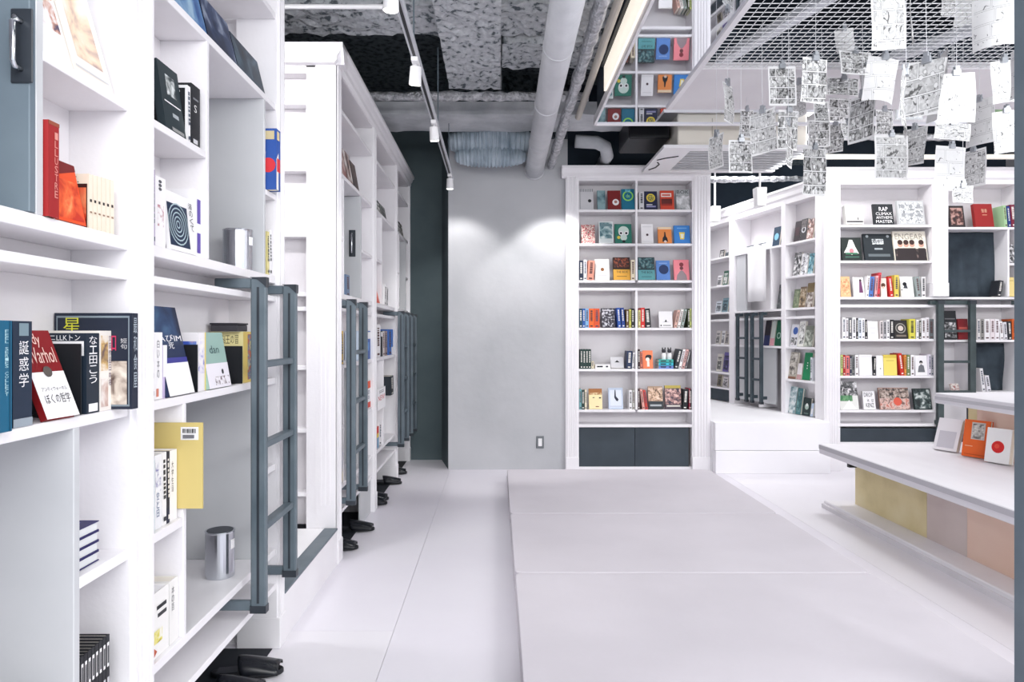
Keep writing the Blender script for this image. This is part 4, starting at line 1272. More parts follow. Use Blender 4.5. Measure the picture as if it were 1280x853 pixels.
D(4, 'F', 1144.5, 1159.5, 445, W_, 'white cover with black and white portrait', [('o', .5, .66, .14, K_), ('p', [(.2, .16), (.8, .16), (.72, .48), (.5, .56), (.3, .46)], (110, 112, 118)), ('o', .5, .6, .08, (206, 200, 196))], lean=5)
D(4, 'S', 1160.5, 1164, 443, (226, 220, 232), 'lilac spine')
D(4, 'S', 1164.4, 1168, 444, (170, 168, 174), 'grey spine at right end')
D(5, 'F', 1051, 1074, 478, (226, 226, 222), 'white green and black collage magazine', [('n', 0, .5, 1, 1, BW, 30), ('n', 0, .3, .7, .5, [(60, 120, 80), (120, 170, 120)], 30), ('p', [(.1, 0), (.5, .34), (.9, 0)], W_)], lean=12, t=0.01)
D(5, 'F', 1080, 1095, 490, W_, 'small white book with bold black title', [('t', 'DROP', .1, .68, .82, .9, K_), ('t', 'it', .34, .42, .5, .58, K_), ('t', 'KEY', .7, .4, .9, .56, K_), ('t', 'KENZ', .2, .12, .86, .34, K_)])
D(5, 'F', 1101, 1138, 486, (170, 130, 116), 'wide red and brown photo collage book', [('n', 0, .5, 1, .97, [(50, 46, 46), (150, 130, 120), (206, 190, 180)], 40), ('n', 0, 0, 1, .5, [(190, 110, 96), (220, 190, 180), (120, 90, 84)], 30), ('o', .6, .36, .14, (214, 90, 70))], lean=12)
D(5, 'F', 1144, 1165.5, 487, (44, 56, 56), 'dark green photo book', [('n', .05, .05, .95, .95, [(26, 36, 38), (70, 86, 86), (206, 212, 210)], 24)], lean=12)
zD = zy(284)
book(FB, RD2[0], zD, 'F', 1188, 1207, 257, (44, 38, 40), 'black book with dim red portrait', [('n', .1, .1, .9, .9, [(26, 22, 24), (90, 50, 46), (190, 150, 140)], 30)])
book(FB, RD2[0], zD, 'F', 1220, 1243, 255, (150, 30, 30), 'dark red leather book', [('t', '聖書', .4, .62, .7, .78, (226, 180, 150)), ('r', .42, .5, .68, .53, (214, 160, 130))], t=0.035)
book(FB, RD2[0], zD, 'S', 1256, 1259.5, 257, (170, 206, 160), 'pale green leaning spine', tilt=-5)
book(FB, RD2[0], zD, 'S', 1260.5, 1264, 258, (40, 60, 130), 'blue leaning spine', tilt=-5)
book(FB, RD2[0], zD, 'S', 1265, 1271.5, 256, (120, 30, 56), 'maroon leaning spine', tilt=-5)
book(FB, 'shelf cell right of upper curtain, bookcase behind bench', zy(329), 'F', 1263, 1272, 305, (50, 50, 54), 'black and white photo book', [('n', 0, 0, 1, 1, BW, 40)])
book(FB, 'shelf cell right of upper curtain, bookcase behind bench', zy(371), 'F', 1263, 1272, 347, (240, 220, 150), 'pale yellow book', [('r', .1, .8, .9, .84, (206, 180, 110))])
book(FB, 'beside upper curtain, bookcase behind bench', zy(371), 'S', 1246, 1251, 351, (44, 46, 52), 'small black leaning book', tilt=10, w=0.1)
z4 = zy(425)
book(FB, RD2[3], z4, 'F', 1181, 1197, 389, (40, 42, 46), 'tall black photo book behind ladder rungs', [('n', .05, .05, .95, .6, BW, 30), ('r', .1, .7, .9, .74, (120, 120, 124))], lean=6)
book(FB, RD2[3], z4, 'F', 1198.5, 1211, 399, (130, 34, 40), 'dark red book behind the ladder', [('r', .1, .5, .9, .6, (190, 90, 80))], lean=6)
for i, (x0_, x1_, c, ds) in enumerate(((1221.5, 1225.5, (220, 216, 216), 'pale grey spine by ladder rail'), (1226, 1230, (150, 148, 144), 'taupe spine'), (1230.5, 1237.5, W_, 'wide white spine left of dusty one'),
                                       (1238, 1243.5, (232, 222, 226), 'dusty white spine'), (1244, 1249, (240, 236, 240), 'white spine before the leaning ones'))):
    book(FB, RD2[3], z4, 'S', x0_, x1_, 399, c, ds)
book(FB, RD2[3], z4, 'S', 1250.5, 1254.5, 402, W_, 'white leaning spine', tilt=-4)
book(FB, RD2[3], z4, 'S', 1255.5, 1259.5, 403, (226, 224, 230), 'lilac white leaning spine', tilt=-4)
book(FB, RD2[3], z4, 'S', 1260.5, 1265, 402, (44, 44, 50), 'black leaning spine', tilt=-3)
book(FB, RD2[3], z4, 'S', 1265.8, 1271.5, 399, (206, 96, 40), 'orange spine')
zc = zy(490)
book(FB, 'before lower curtain, bookcase behind bench', zc, 'S', 1228, 1232, 461, W_, 'tall white leaning booklet', tilt=-7, w=0.08)
book(FB, 'before lower curtain, bookcase behind bench', zc, 'S', 1234, 1239, 470, (232, 230, 236), 'shorter white leaning booklet', tilt=-9, w=0.08)
book(FB, 'low cell behind ladder, bookcase behind bench', zc, 'F', 1190, 1200, 481, (230, 214, 206), 'small pale book with red figures', [('n', 0, 0, 1, 1, [(160, 60, 60), (236, 226, 220), (240, 236, 232)], 60)], lean=20)

# ---- angled bookcase in the alcove
RE = [r + ' shelf, angled alcove bookcase' for r in Rn]


def A_(i, kd, x0, x1, *a, **k):
    x0, x1 = [985 + (q - 985) * (1016.0 - 985) / (1026.5 - 985) if q > 985 else q for q in (x0, x1)]
    a = (kd, x0, x1) + a
    return book(FE, RE[i], EZ[i] if i < 5 else 0.442, *a, **dict(dict(dep=0.025, lean=8), **dict(dict(w=0.085), **k)))


A_(0, 'F', 994, 1003.5, 277, (38, 26, 34), 'black book', [('r', .2, .3, .8, .7, (60, 30, 40))])
A_(0, 'F', 1004, 1014.5, 274, (46, 40, 46), 'dark book with white swirl', [('g', .5, .5, .2, .34, (206, 206, 210)), ('n', .1, .6, .9, .95, [(40, 40, 46), (110, 100, 100)], 30)])
A_(0, 'F', 1015.5, 1026, 274, (90, 66, 66), 'brown photo book with pale figures', [('n', 0, 0, 1, 1, [(60, 44, 44), (160, 120, 110), (232, 220, 216)], 24)])
A_(1, 'F', 992.5, 1004, 316, (206, 206, 208), 'black and white cover, left of three', [('n', 0, 0, 1, 1, BW, 24)])
A_(1, 'F', 1005, 1016, 317, (190, 190, 194), 'grey and black graphic cover', [('n', 0, 0, 1, 1, [(40, 40, 46), (200, 200, 204), (236, 236, 238)], 30)])
A_(1, 'F', 1017.5, 1026, 317, (60, 110, 124), 'teal photo book', [('n', 0, 0, 1, 1, [(30, 60, 70), (90, 150, 166), (190, 210, 214)], 20)])
A_(2, 'F', 992.5, 1002, 362, (110, 124, 96), 'moss green book', [('n', .1, .1, .9, .9, [(90, 104, 80), (150, 160, 130)], 30)])
A_(2, 'F', 1002.5, 1012.5, 359, (116, 96, 76), 'brown photo book', [('n', 0, .1, 1, .9, [(70, 56, 44), (150, 130, 100), (206, 190, 170)], 26)])
A_(2, 'F', 1014, 1025, 354, (140, 120, 84), 'tan book with white lower figures', [('n', 0, 0, 1, .6, [(90, 70, 60), (226, 220, 214)], 26), ('r', 0, .66, 1, .96, (130, 112, 76))])
A_(3, 'F', 987.5, 999.5, 406, (226, 226, 232), 'white book with blue disc', [('o', .6, .7, .34, (60, 96, 170)), ('n', .1, .05, .9, .4, BW, 30)])
A_(3, 'F', 1000.5, 1010.5, 402, (230, 230, 224), 'white book with black drawing', [('n', .1, .1, .9, .9, [K_, (226, 226, 222), (240, 240, 238)], 30)])
A_(3, 'F', 1011.5, 1025, 408, (130, 136, 124), 'grey green photo book', [('n', 0, 0, 1, .8, [(80, 86, 80), (150, 156, 144), (206, 210, 200)], 24)])
A_(4, 'F', 985, 997.5, 441, (176, 168, 156), 'brown sketched cover book', [('n', .05, .15, .95, .95, [(90, 84, 80), (190, 184, 174), (220, 216, 208)], 30), ('r', 0, 0, 1, .08, (130, 90, 70))])
A_(4, 'F', 999, 1006.5, 455, (232, 226, 228), 'short white and pink book', [('r', 0, 0, 1, .3, (190, 150, 150))])
A_(4, 'F', 1008.5, 1021, 442, (26, 130, 84), 'bright green hardback', [('r', .44, .6, .56, .64, W_), ('r', .44, .5, .56, .54, W_), ('o', .5, .42, .06, W_)], t=0.04)
A_(4, 'S', 1022.5, 1025.5, 447, (226, 230, 236), 'white spine at right end')
A_(5, 'F', 985, 996, 484, (150, 170, 176), 'pale teal photo book', [('n', 0, 0, 1, 1, [(90, 120, 130), (170, 190, 194), (226, 230, 230)], 24)])
A_(5, 'F', 997, 1005.5, 486, (70, 120, 124), 'teal green book', [('n', .1, .1, .9, .9, [(50, 96, 100), (120, 160, 160)], 24)])
A_(5, 'F', 1008.5, 1021, 498, (34, 50, 50), 'dark green book with pale wreath', [('o', .5, .5, .26, (170, 190, 180)), ('o', .5, .6, .14, (226, 230, 226)), ('r', .2, .1, .8, .16, (96, 116, 110))])
A_(5, 'F', 1022, 1026, 505, (190, 206, 226), 'narrow pale blue book', [('r', .2, .2, .8, .6, W_)])
RE2 = [r + ' shelf above ladder, angled alcove bookcase' for r in Rn]
book(FE, RE2[0], EZ[0], 'F', 965, 973.5, 284, (34, 60, 84), 'dark blue book with glowing globe', [('o', .5, .5, .32, (130, 190, 220))], dep=0.05, lean=8)
book(FE, RE2[2], EZ[2], 'F', 971, 976.5, 356, (60, 66, 70), 'charcoal photo book', [('n', 0, 0, 1, 1, [(40, 44, 48), (120, 126, 128)], 24)], dep=0.05, lean=8)
book(FE, RE2[3], EZ[3], 'F', 954, 961, 401, (44, 50, 96), 'navy book with dark top', [('r', 0, .4, 1, 1, (40, 34, 44))], dep=0.05, lean=8)
book(FE, RE2[3], EZ[3], 'F', 962, 967, 402, (206, 212, 206), 'pale green and pink book', [('r', 0, 0, 1, .3, (220, 160, 170))], dep=0.05, lean=8)
book(FE, RE2[3], EZ[3], 'F', 968, 976, 401, (30, 96, 70), 'green book with white curl', [('g', .5, .4, .2, .32, (160, 190, 176))], dep=0.05, lean=8)
RE3 = ['far left column, %s shelf, angled alcove bookcase' % r for r in Rn]
for i, x0_, x1_, yy, c, ds in ((0, 899, 904.5, 313, K_, 'black book'), (0, 906, 910, 316, (110, 120, 126), 'grey book'),
                               (1, 896, 901, 345, W_, 'white book'), (1, 903, 909, 339, (60, 100, 84), 'green leaning book'),
                               (2, 894, 901, 377, (214, 220, 228), 'white and blue book'), (2, 902, 909, 373, (120, 150, 160), 'teal grey book'),
                               (3, 894, 899, 414, (220, 216, 214), 'pale grey book'), (3, 901, 905, 414, W_, 'white book'), (3, 906, 910, 416, (206, 200, 198), 'taupe book'),
                               (4, 895, 901, 443, (228, 224, 214), 'cream book'), (4, 903, 910, 441, (110, 100, 160), 'purple book')):
    book(FE, RE3[i], EZ[i], 'F', x0_, x1_, yy, c, ds, dep=0.05, lean=8)
book(FE, 'far left column above slate panel, angled alcove bookcase', 0.60, 'F', 896, 901, 469, (150, 140, 120), 'brown photo book', dep=0.05, lean=8)
book(FE, 'far left column above slate panel, angled alcove bookcase', 0.60, 'F', 903, 909, 472, (236, 230, 232), 'white and pink book', dep=0.05, lean=8)
board(caseE, 'shelf', efar + .001, e3b - .001, 0.58, 0.60, 0.0, 0.2)

# ---- nearest left bookcase
RA = {'u1': 'upper shelf, nearest left bookcase', 's0a': 'top picture edge, leftmost bay of nearest left bookcase', 's0': 'small upper cell, nearest left bookcase',
      's1a': 'leftmost bay above slot, nearest left bookcase', 's1': 'middle cell above slot, nearest left bookcase', 'nar': 'narrow cell, nearest left bookcase',
      's2a': 'leftmost eye-level shelf, nearest left bookcase', 's2': 'eye-level shelf by ladder, nearest left bookcase',
      's3a': 'low leftmost cell, nearest left bookcase', 's3': 'low cell right of pilaster, nearest left bookcase', 's4': 'bottom cell right of pilaster, nearest left bookcase', 's4a': 'bottom left corner, nearest left bookcase'}


def L(r, z, *a, **k):
    return book(FL, RA[r], z, *a, **k)


u1 = U1 + 0.022
L('u1', u1, 'F', 222, 262, -34, (60, 92, 150), 'blue photo book', [('n', 0, 0, 1, 1, [(40, 70, 130), (90, 130, 180), (160, 190, 214)], 8)], dep=0.03, lean=14)
L('u1', u1, 'F', 264, 300, 10, (28, 38, 62), 'navy black book', [('n', 0, 0, 1, 1, [(20, 26, 44), (50, 64, 96), (150, 160, 180)], 9)], dep=0.03, lean=14)
L('u1', u1, 'F', 301, 334, 60, (24, 34, 46), 'black glossy book', [('n', 0, 0, 1, 1, [(20, 28, 38), (34, 50, 66), (70, 90, 104)], 9)], dep=0.03, lean=14)
s0 = S0 + 0.02
L('s0a', s0, 'F', 53, 92, -60, (242, 240, 240), 'white book with speckled ink drawings', [('n', .1, .3, .9, .9, [W_, (238, 236, 238), (200, 150, 130), (70, 60, 90)], 22), ('r', .62, .62, .9, .8, (214, 150, 50))], dep=0.015, lean=16)
L('s0a', s0, 'F', 94, 143, -18, (240, 232, 224), 'cream art book with pale painting', [('n', .2, .2, .85, .9, [(238, 226, 214), (232, 206, 180), (150, 120, 130)], 10), ('r', .08, .08, .92, .1, LG)], dep=0.015, lean=16)
L('s0', s0, 'F', 208, 233, 84, (40, 52, 58), 'dark green book with white emblem', [('n', .3, .55, .75, .85, [(40, 52, 58), (226, 230, 230)], 50), ('r', .1, .42, .9, .44, W_), ('r', .42, .24, .72, .3, (170, 176, 180)), ('r', .3, .03, .9, .08, (150, 150, 150))], dep=0.012, lean=8)
L('s0', s0, 'S', 234, 238, 108, W_, 'white edged black book', side=[('r', 0, 0, .94, .95, K_), ('t', '200', .55, .86, .8, .92, W_), ('r', .6, .7, .8, .73, W_), ('r', .6, .3, .8, .33, W_)], w=0.10)
L('s0', s0, 'S', 239, 250, 108, K_, 'black book with thin white lettering', [('r', .2, .76, .8, .79, (130, 132, 138)), ('t', 'S', .3, .56, .6, .68, W_), ('r', .2, .05, .7, .12, LG)], w=0.10)
L('s1a', S1T, 'S', 52, 66, 149, (158, 34, 36), 'thick dark red hardback', [('v', 'ILLUSTRE', .56, .2, .86, .9, (220, 150, 140)), ('r', 0, .96, 1, 1, (150, 80, 60))], w=0.13, dep=-0.008)
L('s1a', S1T, 'S', 66.6, 71, 205, W_, 'thin white spine')
L('s1a', S1T, 'F', 74, 108, 203, (236, 84, 40), 'orange red book of hands', [('n', .05, .05, .95, .7, [(200, 50, 26), (240, 100, 50), (250, 170, 110)], 14), ('p', [(.0, .7), (1, .9), (1, 1), (0, 1)], (120, 30, 30))], dep=0.004, lean=12, t=0.012)
for i in range(6):
    L('s1a', S1T, 'S', 111 + 5.35 * i, 115.8 + 5.35 * i, 218.5 + 1.5 * i, (240, 226, 208), 'cream manga spine', [('r', .25, .5, .75, .55, (40, 36, 36)), ('r', .25, .3, .75, .33, (150, 120, 100))],
      side=([('r', .1, .02, .97, .82, (60, 20, 18)), ('n', .15, .05, .95, .75, [(60, 16, 14), (220, 70, 40), (250, 160, 110)], 14), ('t', 'P.D.C.', .3, .84, .8, .96, (40, 24, 22))] if i == 0 else None), w=0.105)
L('s1', S1T, 'S', 190, 193.5, 212, (150, 120, 170), 'thin lilac spine', w=0.12)
L('s1', S1T, 'S', 194, 207, 222, W_, 'white book with small dots', [('v', '●●●', .3, .8, .6, .96, (90, 90, 96)), ('n', .2, .3, .8, .6, [W_, W_, (180, 120, 130)], 40)], w=0.12)
L('s1', S1T, 'F', 214, 246, 244, W_, 'white book with navy spiral picture', [('r', .0, .08, .76, .8, (32, 48, 74))] + [('g', .36, .46, .05 + .075 * i, .075 + .075 * i, (170, 190, 196)) for i in range(5)] + [('v', '湯のくて', .82, .4, .97, .92, (60, 60, 66))], dep=0.004, lean=6, t=0.012)
L('s1', S1T, 'S', 246.8, 256, 240, (242, 240, 244), 'white spine with purple blocks', [('r', .3, .5, .75, .86, (90, 70, 160)), ('r', .3, .06, .75, .36, (90, 70, 160))], w=0.1)
L('nar', s0, 'S', 345.5, 350.5, 163, (44, 84, 164), 'blue book with red disc', [('p', [(0, 0), (.5, 0), (.5, .62), (0, .5)], (236, 232, 226)), ('r', .1, .30, .9, .52, (214, 50, 60)), ('r', .1, .82, .7, .96, (206, 190, 150))], dep=-0.035, w=0.15, side=[('p', [(0, 0), (.66, 0), (.74, .62), (0, .5)], (236, 232, 226)), ('o', .80, .4, .18, (214, 50, 60)), ('r', .7, .82, .95, .96, (206, 190, 150))])
L('nar', S1T, 'S', 334, 336.6, 290, (226, 214, 150), 'yellow cream spine', w=0.12)
L('nar', S1T, 'S', 337, 339.5, 288, W_, 'white spine', w=0.12)
# eye level, leftmost bay
L('s2a', S2, 'S', -22, 15, 401, (16, 90, 122), 'thick teal hardback', [('v', 'FEEL SERIES COLLECT', .74, .32, .86, .92, (170, 206, 214)), ('r', .9, 0, .93, 1, (10, 66, 92))], w=0.13, dep=-0.02)
L('s2a', S2, 'S', 16, 40, 402, (30, 44, 64), 'navy book with white vertical lettering', [('v', '誕惑学', .3, .36, .8, .82, W_), ('r', .3, .86, .8, .98, (120, 140, 150)), ('r', 0, 0, 1, .08, (150, 160, 170))], w=0.13, dep=0.0)
L('s2a', S2, 'F', 63, 98, 417, (128, 20, 26), 'red book with white paper band', [('r', 0, 0, 1, .52, W_), ('t', 'Andy', .06, .8, .62, .96, (236, 200, 190)), ('t', 'Warhol', .1, .62, .9, .8, (236, 200, 190)), ('t', 'アンディウォーホル', .14, .3, .9, .35, (60, 60, 66)), ('t', 'ぼくの哲学', .14, .16, .9, .27, K_), ('o', .5, .52, .13, (90, 84, 80))], dep=-0.012, lean=22, yaw=-0.1, t=0.014)
L('s2a', S2, 'S', 108, 124, 417, (28, 40, 54), 'black book with large white lettering', [('v', 'なェ田こう', .2, .36, .8, .97, W_), ('r', .15, .02, .85, .12, W_)],
  side=[('r', .04, .72, .96, .9, W_), ('r', .3, .76, .9, .86, (110, 116, 124)), ('t', 'AソニLLKトン', .2, .91, .9, .98, W_)], w=0.125, dep=0.0)
L('s2a', S2, 'S', 124.6, 139, 414, (236, 230, 224), 'white book with colour picture spine', [('n', .1, .5, .7, .94, [(236, 226, 214), (206, 170, 110), (110, 90, 90)], 30), ('n', .1, .05, .7, .4, [(236, 230, 226), (190, 160, 150)], 30), ('v', '文芸作品日本名', .74, .3, .95, .95, (90, 60, 90))], w=0.13, dep=0.0)
L('s2a', S2, 'S', 165, 172.5, 392, (30, 38, 56), 'large navy picture book', [('v', '最和食屋', .2, .2, .8, .96, (170, 180, 190))],
  side=[('r', .03, .03, .97, .05, (130, 142, 152)), ('r', .03, .95, .97, .97, (130, 142, 152)), ('r', .03, .03, .045, .97, (130, 142, 152)), ('r', .955, .03, .97, .97, (130, 142, 152)), ('t', '星', .12, .8, .34, .95, (206, 206, 60)), ('t', '和', .66, .6, .8, .78, (190, 50, 90)),
        ('v', '短句', .86, .62, .94, .74, LG), ('n', .06, .05, .94, .5, [(90, 70, 64), (190, 176, 164), (226, 218, 206)], 24)], w=0.17, dep=-0.045)


def bookend(x, d0, wd, h, z, label):
    lx = FL.px(x, 450, d0)[0]
    t_ = thing('bookend', label, 'bookend', FL.w(lx, d0, z + 0.0006), FL.th)
    MB().box(0, 0.0015, 0, wd, 0, h).build('upright_plate', BLACK, t_, bevel=0.0005)
    MB().box(-0.05, -0.0002, 0.02, wd - 0.02, 0, 0.001).build('foot_plate', BLACK, t_)


bookend(101.5, 0.004, 0.11, 0.145, S2, 'black bookend plate beside red book with paper band')
# eye level, right of the pilaster
L('s2', S2, 'S', 189, 192.5, 408, (236, 232, 226), 'thin cream spine', w=0.12)
L('s2', S2, 'S', 193, 203, 416, W_, 'white spine with fine print', [('v', '白い本の', .3, .3, .6, .9, (110, 110, 116)), ('r', .2, .04, .5, .16, (206, 130, 110))], w=0.12)
L('s2', S2, 'S', 203.5, 208.5, 432, (206, 190, 224), 'lilac and white spine', [('r', 0, .4, 1, 1, W_), ('r', .6, 0, 1, .4, (130, 90, 170))], w=0.11)
L('s2', S2, 'F', 212, 243, 385, (28, 44, 78), 'navy book with white paper band', [('n', 0, .55, 1, 1, [(22, 32, 60), (40, 66, 104), (90, 130, 160)], 9), ('t', 'AびIM', .1, .6, .95, .68, W_), ('t', '死', .4, .52, .6, .59, W_), ('r', 0, .36, 1, .42, (60, 60, 140)), ('r', 0, 0, 1, .36, W_)], dep=0.0, lean=13, t=0.012)
bookend(247, 0.004, 0.10, 0.135, S2, 'black bookend plate beside navy book with paper band')
L('s2', S2, 'S', 248, 257, 416, (236, 232, 236), 'blue and white patterned spine', [('n', 0, .3, .8, .9, [(110, 110, 190), (220, 216, 232), (240, 236, 236)], 40), ('r', .84, 0, 1, 1, (236, 214, 120))], side=[('n', .05, .1, .95, .85, [(60, 90, 190), (110, 140, 214), (236, 170, 140)], 12)], w=0.13)
L('s2', S2, 'F', 262, 289, 417, (150, 180, 172), 'pale green book with white lower band', [('t', 'dan', .28, .62, .7, .76, (24, 60, 66)), ('r', 0, 0, 1, .44, (232, 228, 236)), ('o', .7, .28, .05, K_), ('n', .3, .05, .95, .2, [(232, 228, 236), (236, 232, 238), (110, 90, 96)], 50)], dep=0.0, lean=10, t=0.014)
bookend(303, 0.004, 0.09, 0.125, S2, 'black bookend plate beside pale green book')
L('s2', S2, 'S', 304.2, 314.5, 415, (226, 200, 110), 'yellow spine with busy print', [('n', .5, .05, 1, .95, [(236, 214, 130), (90, 120, 150), (190, 100, 60)], 50)], side=[('r', 0, 0, 1, 1, (232, 220, 160)), ('t', '猫脳王の冒', .2, .76, .85, .94, (60, 56, 40))], w=0.13)
bx_o = thing('small_box', 'small dark box lying on top of yellow spined book', 'box', FL.w(2.31, 0.02, S2 + 0.1745), FL.th)
MB().box(-0.04, 0.05, 0.0, 0.09, 0, 0.022).build('box_body', mat((58, 56, 62), 0.5), bx_o, bevel=0.002)
MB().box(-0.042, 0.052, -0.002, 0.092, 0.0222, 0.028).build('box_lid', mat((48, 46, 52), 0.5), bx_o, bevel=0.001)
# low cells
zz = S3
for i in range(4):
    hh = 0.021
    x0l = 1.392
    o = bpy.data.objects.new('book', None)
    COL.objects.link(o)
    o.location = FL.w(1.385, 0.022, zz + 0.0006)
    o.rotation_euler = (0, 0, FL.th)
    MB().box(0, .1, 0, .105, 0, .002).box(0, .1, 0, .105, hh - .002, hh).box(0, .002, 0, .105, .002, hh - .002).build('cover', mat((40, 36, 96)), o, fix=False)
    MB().box(.002, .098, .003, .102, .002, hh - .002).build('page_block', mat((222, 224, 226)), o, fix=False)
    Print(lambda u, v, k: (.01 + .08 * u, .012 + .08 * v, hh + .0003), 1, 1).add([('r', .1, .2, .9, .7, (110, 100, 190))]).build('cover_print', o)
    BK.append((RA['s3a'], ['lowest', 'second lowest', 'second highest', 'topmost'][i] + ' navy book in flat stack', o, 'book'))
    zz += hh + 0.0008
for i in range(8):
    L('s3a', S4, 'S', 100.5 + 4.6 * i, 104.8 + 4.6 * i, 822 - 3.9 * i, (28, 30, 36), 'black and white manga spine at bottom', [('r', .2, .55, .8, .9, W_), ('r', .3, .6, .7, .85, (60, 60, 66)), ('r', .2, .1, .8, .4, (200, 200, 204))], w=0.115)
L('s3', S3, 'S', 189, 193, 577, (170, 206, 206), 'pale teal spine', [('n', .1, .05, .9, .7, [(90, 170, 170), (226, 232, 232)], 40)], w=0.12)
L('s3', S3, 'S', 193.4, 202, 569, (232, 232, 236), 'white spine with blue print', [('n', .1, .5, .9, .9, [(120, 120, 170), (232, 232, 236), (240, 240, 242)], 40), ('v', '空と日', .25, .15, .6, .5, (40, 80, 130))], w=0.12)
L('s3', S3, 'S', 202.4, 208, 566, (238, 236, 238), 'plain white spine left of navy', w=0.12)
L('s3', S3, 'S', 208.4, 212, 565, (26, 32, 56), 'thin navy spine', w=0.125)
L('s3', S3, 'S', 212.4, 221, 563, W_, 'thick white spine beside kraft board', [('v', '大学生活', .2, .4, .5, .85, (90, 90, 96))], w=0.125)
kb = thing('kraft_board', 'yellow kraft board with barcode sticker at end of low books', 'board', FL.w(1.827, -0.055, S3 - 0.01), FL.th)
MB().box(0, 0.006, 0, 0.17, 0.035, 0.265).build('board', mat((206, 186, 118), 0.7), kb)
Print(lambda u, v, k: (-0.0004 - .0003 * k, 0.17 - u * 0.17, 0.035 + v * 0.23), .17, .23).add([('r', .66, .8, .94, .95, W_)] + [('r', .69 + .025 * i, .88, .69 + .025 * i + (.012 if i % 3 else .018), .93, K_) for i in range(9)] + [('r', .7, .82, .88, .86, (110, 110, 116))]).build('barcode_sticker', kb)
L('s4', S4, 'S', 189, 211, 738, (240, 238, 236), 'white box with black and yellow print', [('r', .3, .72, .85, .78, K_), ('r', .35, .6, .85, .66, (60, 60, 64)), ('n', .0, .22, .6, .42, [(40, 40, 40), (226, 214, 90), (240, 238, 230)], 26), ('p', [(0, 0), (.3, .1), (0, .24)], (190, 90, 60))], w=0.12, pages=WHITEP)
L('s4', S4, 'S', 212, 222.8, 724, (236, 234, 232), 'thick white book with small marks', [('v', '本の百', .2, .5, .5, .9, (90, 90, 96))], w=0.12)
for (x0l, x1l, c, ds, hh) in ((1.20, 1.26, W_, 'white box under leftmost grey panel', .075), (1.262, 1.30, (50, 52, 60), 'dark box under leftmost grey panel', .08), (1.302, 1.34, W_, 'white carton nearest the low divider', .06)):
    o = thing('storage_box', ds + ' at lower left corner', 'box', FL.w(x0l, 0.03, S4 + 0.0006), FL.th)
    MB().box(0, x1l - x0l, 0, 0.14, 0, hh).build('box_body', mat(c, 0.6), o, bevel=0.003)
    MB().box(-0.0005, x1l - x0l + .0005, -0.001, 0.141, hh + .0003, hh + 0.012).build('box_lid', mat(tuple(int(v * .92) for v in c), 0.6), o, bevel=0.002)

# chrome bins inside the bunk openings


def bin_(lx, ly, z, r, h, label, sz=1.0):
    t_ = thing('chrome_bin', label, 'bin', FL.w(lx, ly, z + 0.0006), FL.th)
    prof = [(0.0, r * .96), (0.004, r), (h - .006, r), (h - .002, r * 1.03), (h, r * 1.02)]
    MB().tube([(0, 0, a) for a, _ in prof], [b for _, b in prof], 32, caps=True).build('body', CHROME, t_, smooth=False)
    MB().tube([(0, 0, h + .0003), (0, 0, h + .001)], r * .9, 32).build('opening', mat((70, 74, 82)), t_)
    n = 6
    mb = MB()
    for i in range(n):
        a, b = PI * 1.36 + 0.5 * i / n, PI * 1.36 + 0.5 * (i + 1) / n
        q = r + .0012
        mb.quad((q * math.cos(a), q * math.sin(a), h * .62), (q * math.cos(b), q * math.sin(b), h * .62), (q * math.cos(b), q * math.sin(b), h * .82), (q * math.cos(a), q * math.sin(a), h * .82))
    mb.build('paper_label', WHITEP, t_, fix=False)


bin_(2.30, 0.09, S4, 0.047, 0.155, 'chrome bin with white label in lower bunk opening')
bin_(2.395, 0.066, S1T, 0.05, 0.145, 'chrome bin with white label in upper bunk opening')
rl = thing('reading_lamp', 'small chrome reading lamp at the far left edge', 'lamp', FL.w(1.16, 0.06, S1T + 0.0006), FL.th)
MB().tube([(0, 0, 0), (0, 0, .012)], .03, 20).build('base', CHROME, rl)
MB().tube([(0, 0, .012), (0, .01, .12), (.01, .03, .17)], .006, 10).build('arm', CHROME, rl, smooth=True)
MB().tube([(.01, .035, .18), (.012, .05, .15)], [.010, .017], 16).build('shade', CHROME, rl, smooth=True)

# ---- far left bookcase
RB = {'u1': 'upper shelf, far left bookcase', 's1': 'shelf above slot, far left bookcase', 's2': 'eye-level shelf, far left bookcase', 's3': 'low shelf, far left bookcase', 's4': 'bottom shelf, far left bookcase'}


def B(r, z, *a, **k):
    return book(FL, RB[r], z, *a, **dict(dict(w=0.11), **k))


B('u1', u1, 'F', 428, 435, 178, (120, 66, 66), 'maroon magazine', [('n', 0, 0, 1, 1, [(90, 40, 44), (160, 110, 106), (220, 206, 200)], 10)], dep=0.03, lean=10, t=0.012)
B('u1', u1, 'F', 435.5, 443, 190, (70, 56, 58), 'brown and white magazine', [('n', 0, 0, 1, 1, [(44, 36, 40), (150, 120, 110), (226, 220, 216)], 10)], dep=0.03, lean=10, t=0.012)
B('u1', u1, 'F', 443.5, 450, 204, (46, 40, 44), 'dark magazine with pale edge', [('n', .1, 0, 1, 1, [(30, 28, 34), (110, 90, 84)], 10)], dep=0.03, lean=10, t=0.012)
B('u1', u1, 'F', 471, 477, 250, (56, 60, 60), 'charcoal magazine in the middle bay', dep=0.03, lean=10, t=0.012)
B('u1', u1, 'F', 478, 484, 258, (130, 132, 128), 'grey magazine in the middle bay', dep=0.03, lean=10, t=0.012)
B('u1', u1, 'F', 498, 503.5, 276, (40, 48, 46), 'black magazine in the last bay', dep=0.03, lean=10, t=0.012)
B('u1', u1, 'F', 503.8, 505.4, 281, (90, 84, 70), 'olive magazine in the last bay', dep=0.03, lean=10, t=0.012)
B('s1', s0, 'S', 427.6, 430, 258, (40, 60, 110), 'thin blue spine beside first pilaster')
B('s1', S1T, 'S', 432.5, 437, 344, (110, 130, 160), 'grey blue box book beside door', dep=0.02)
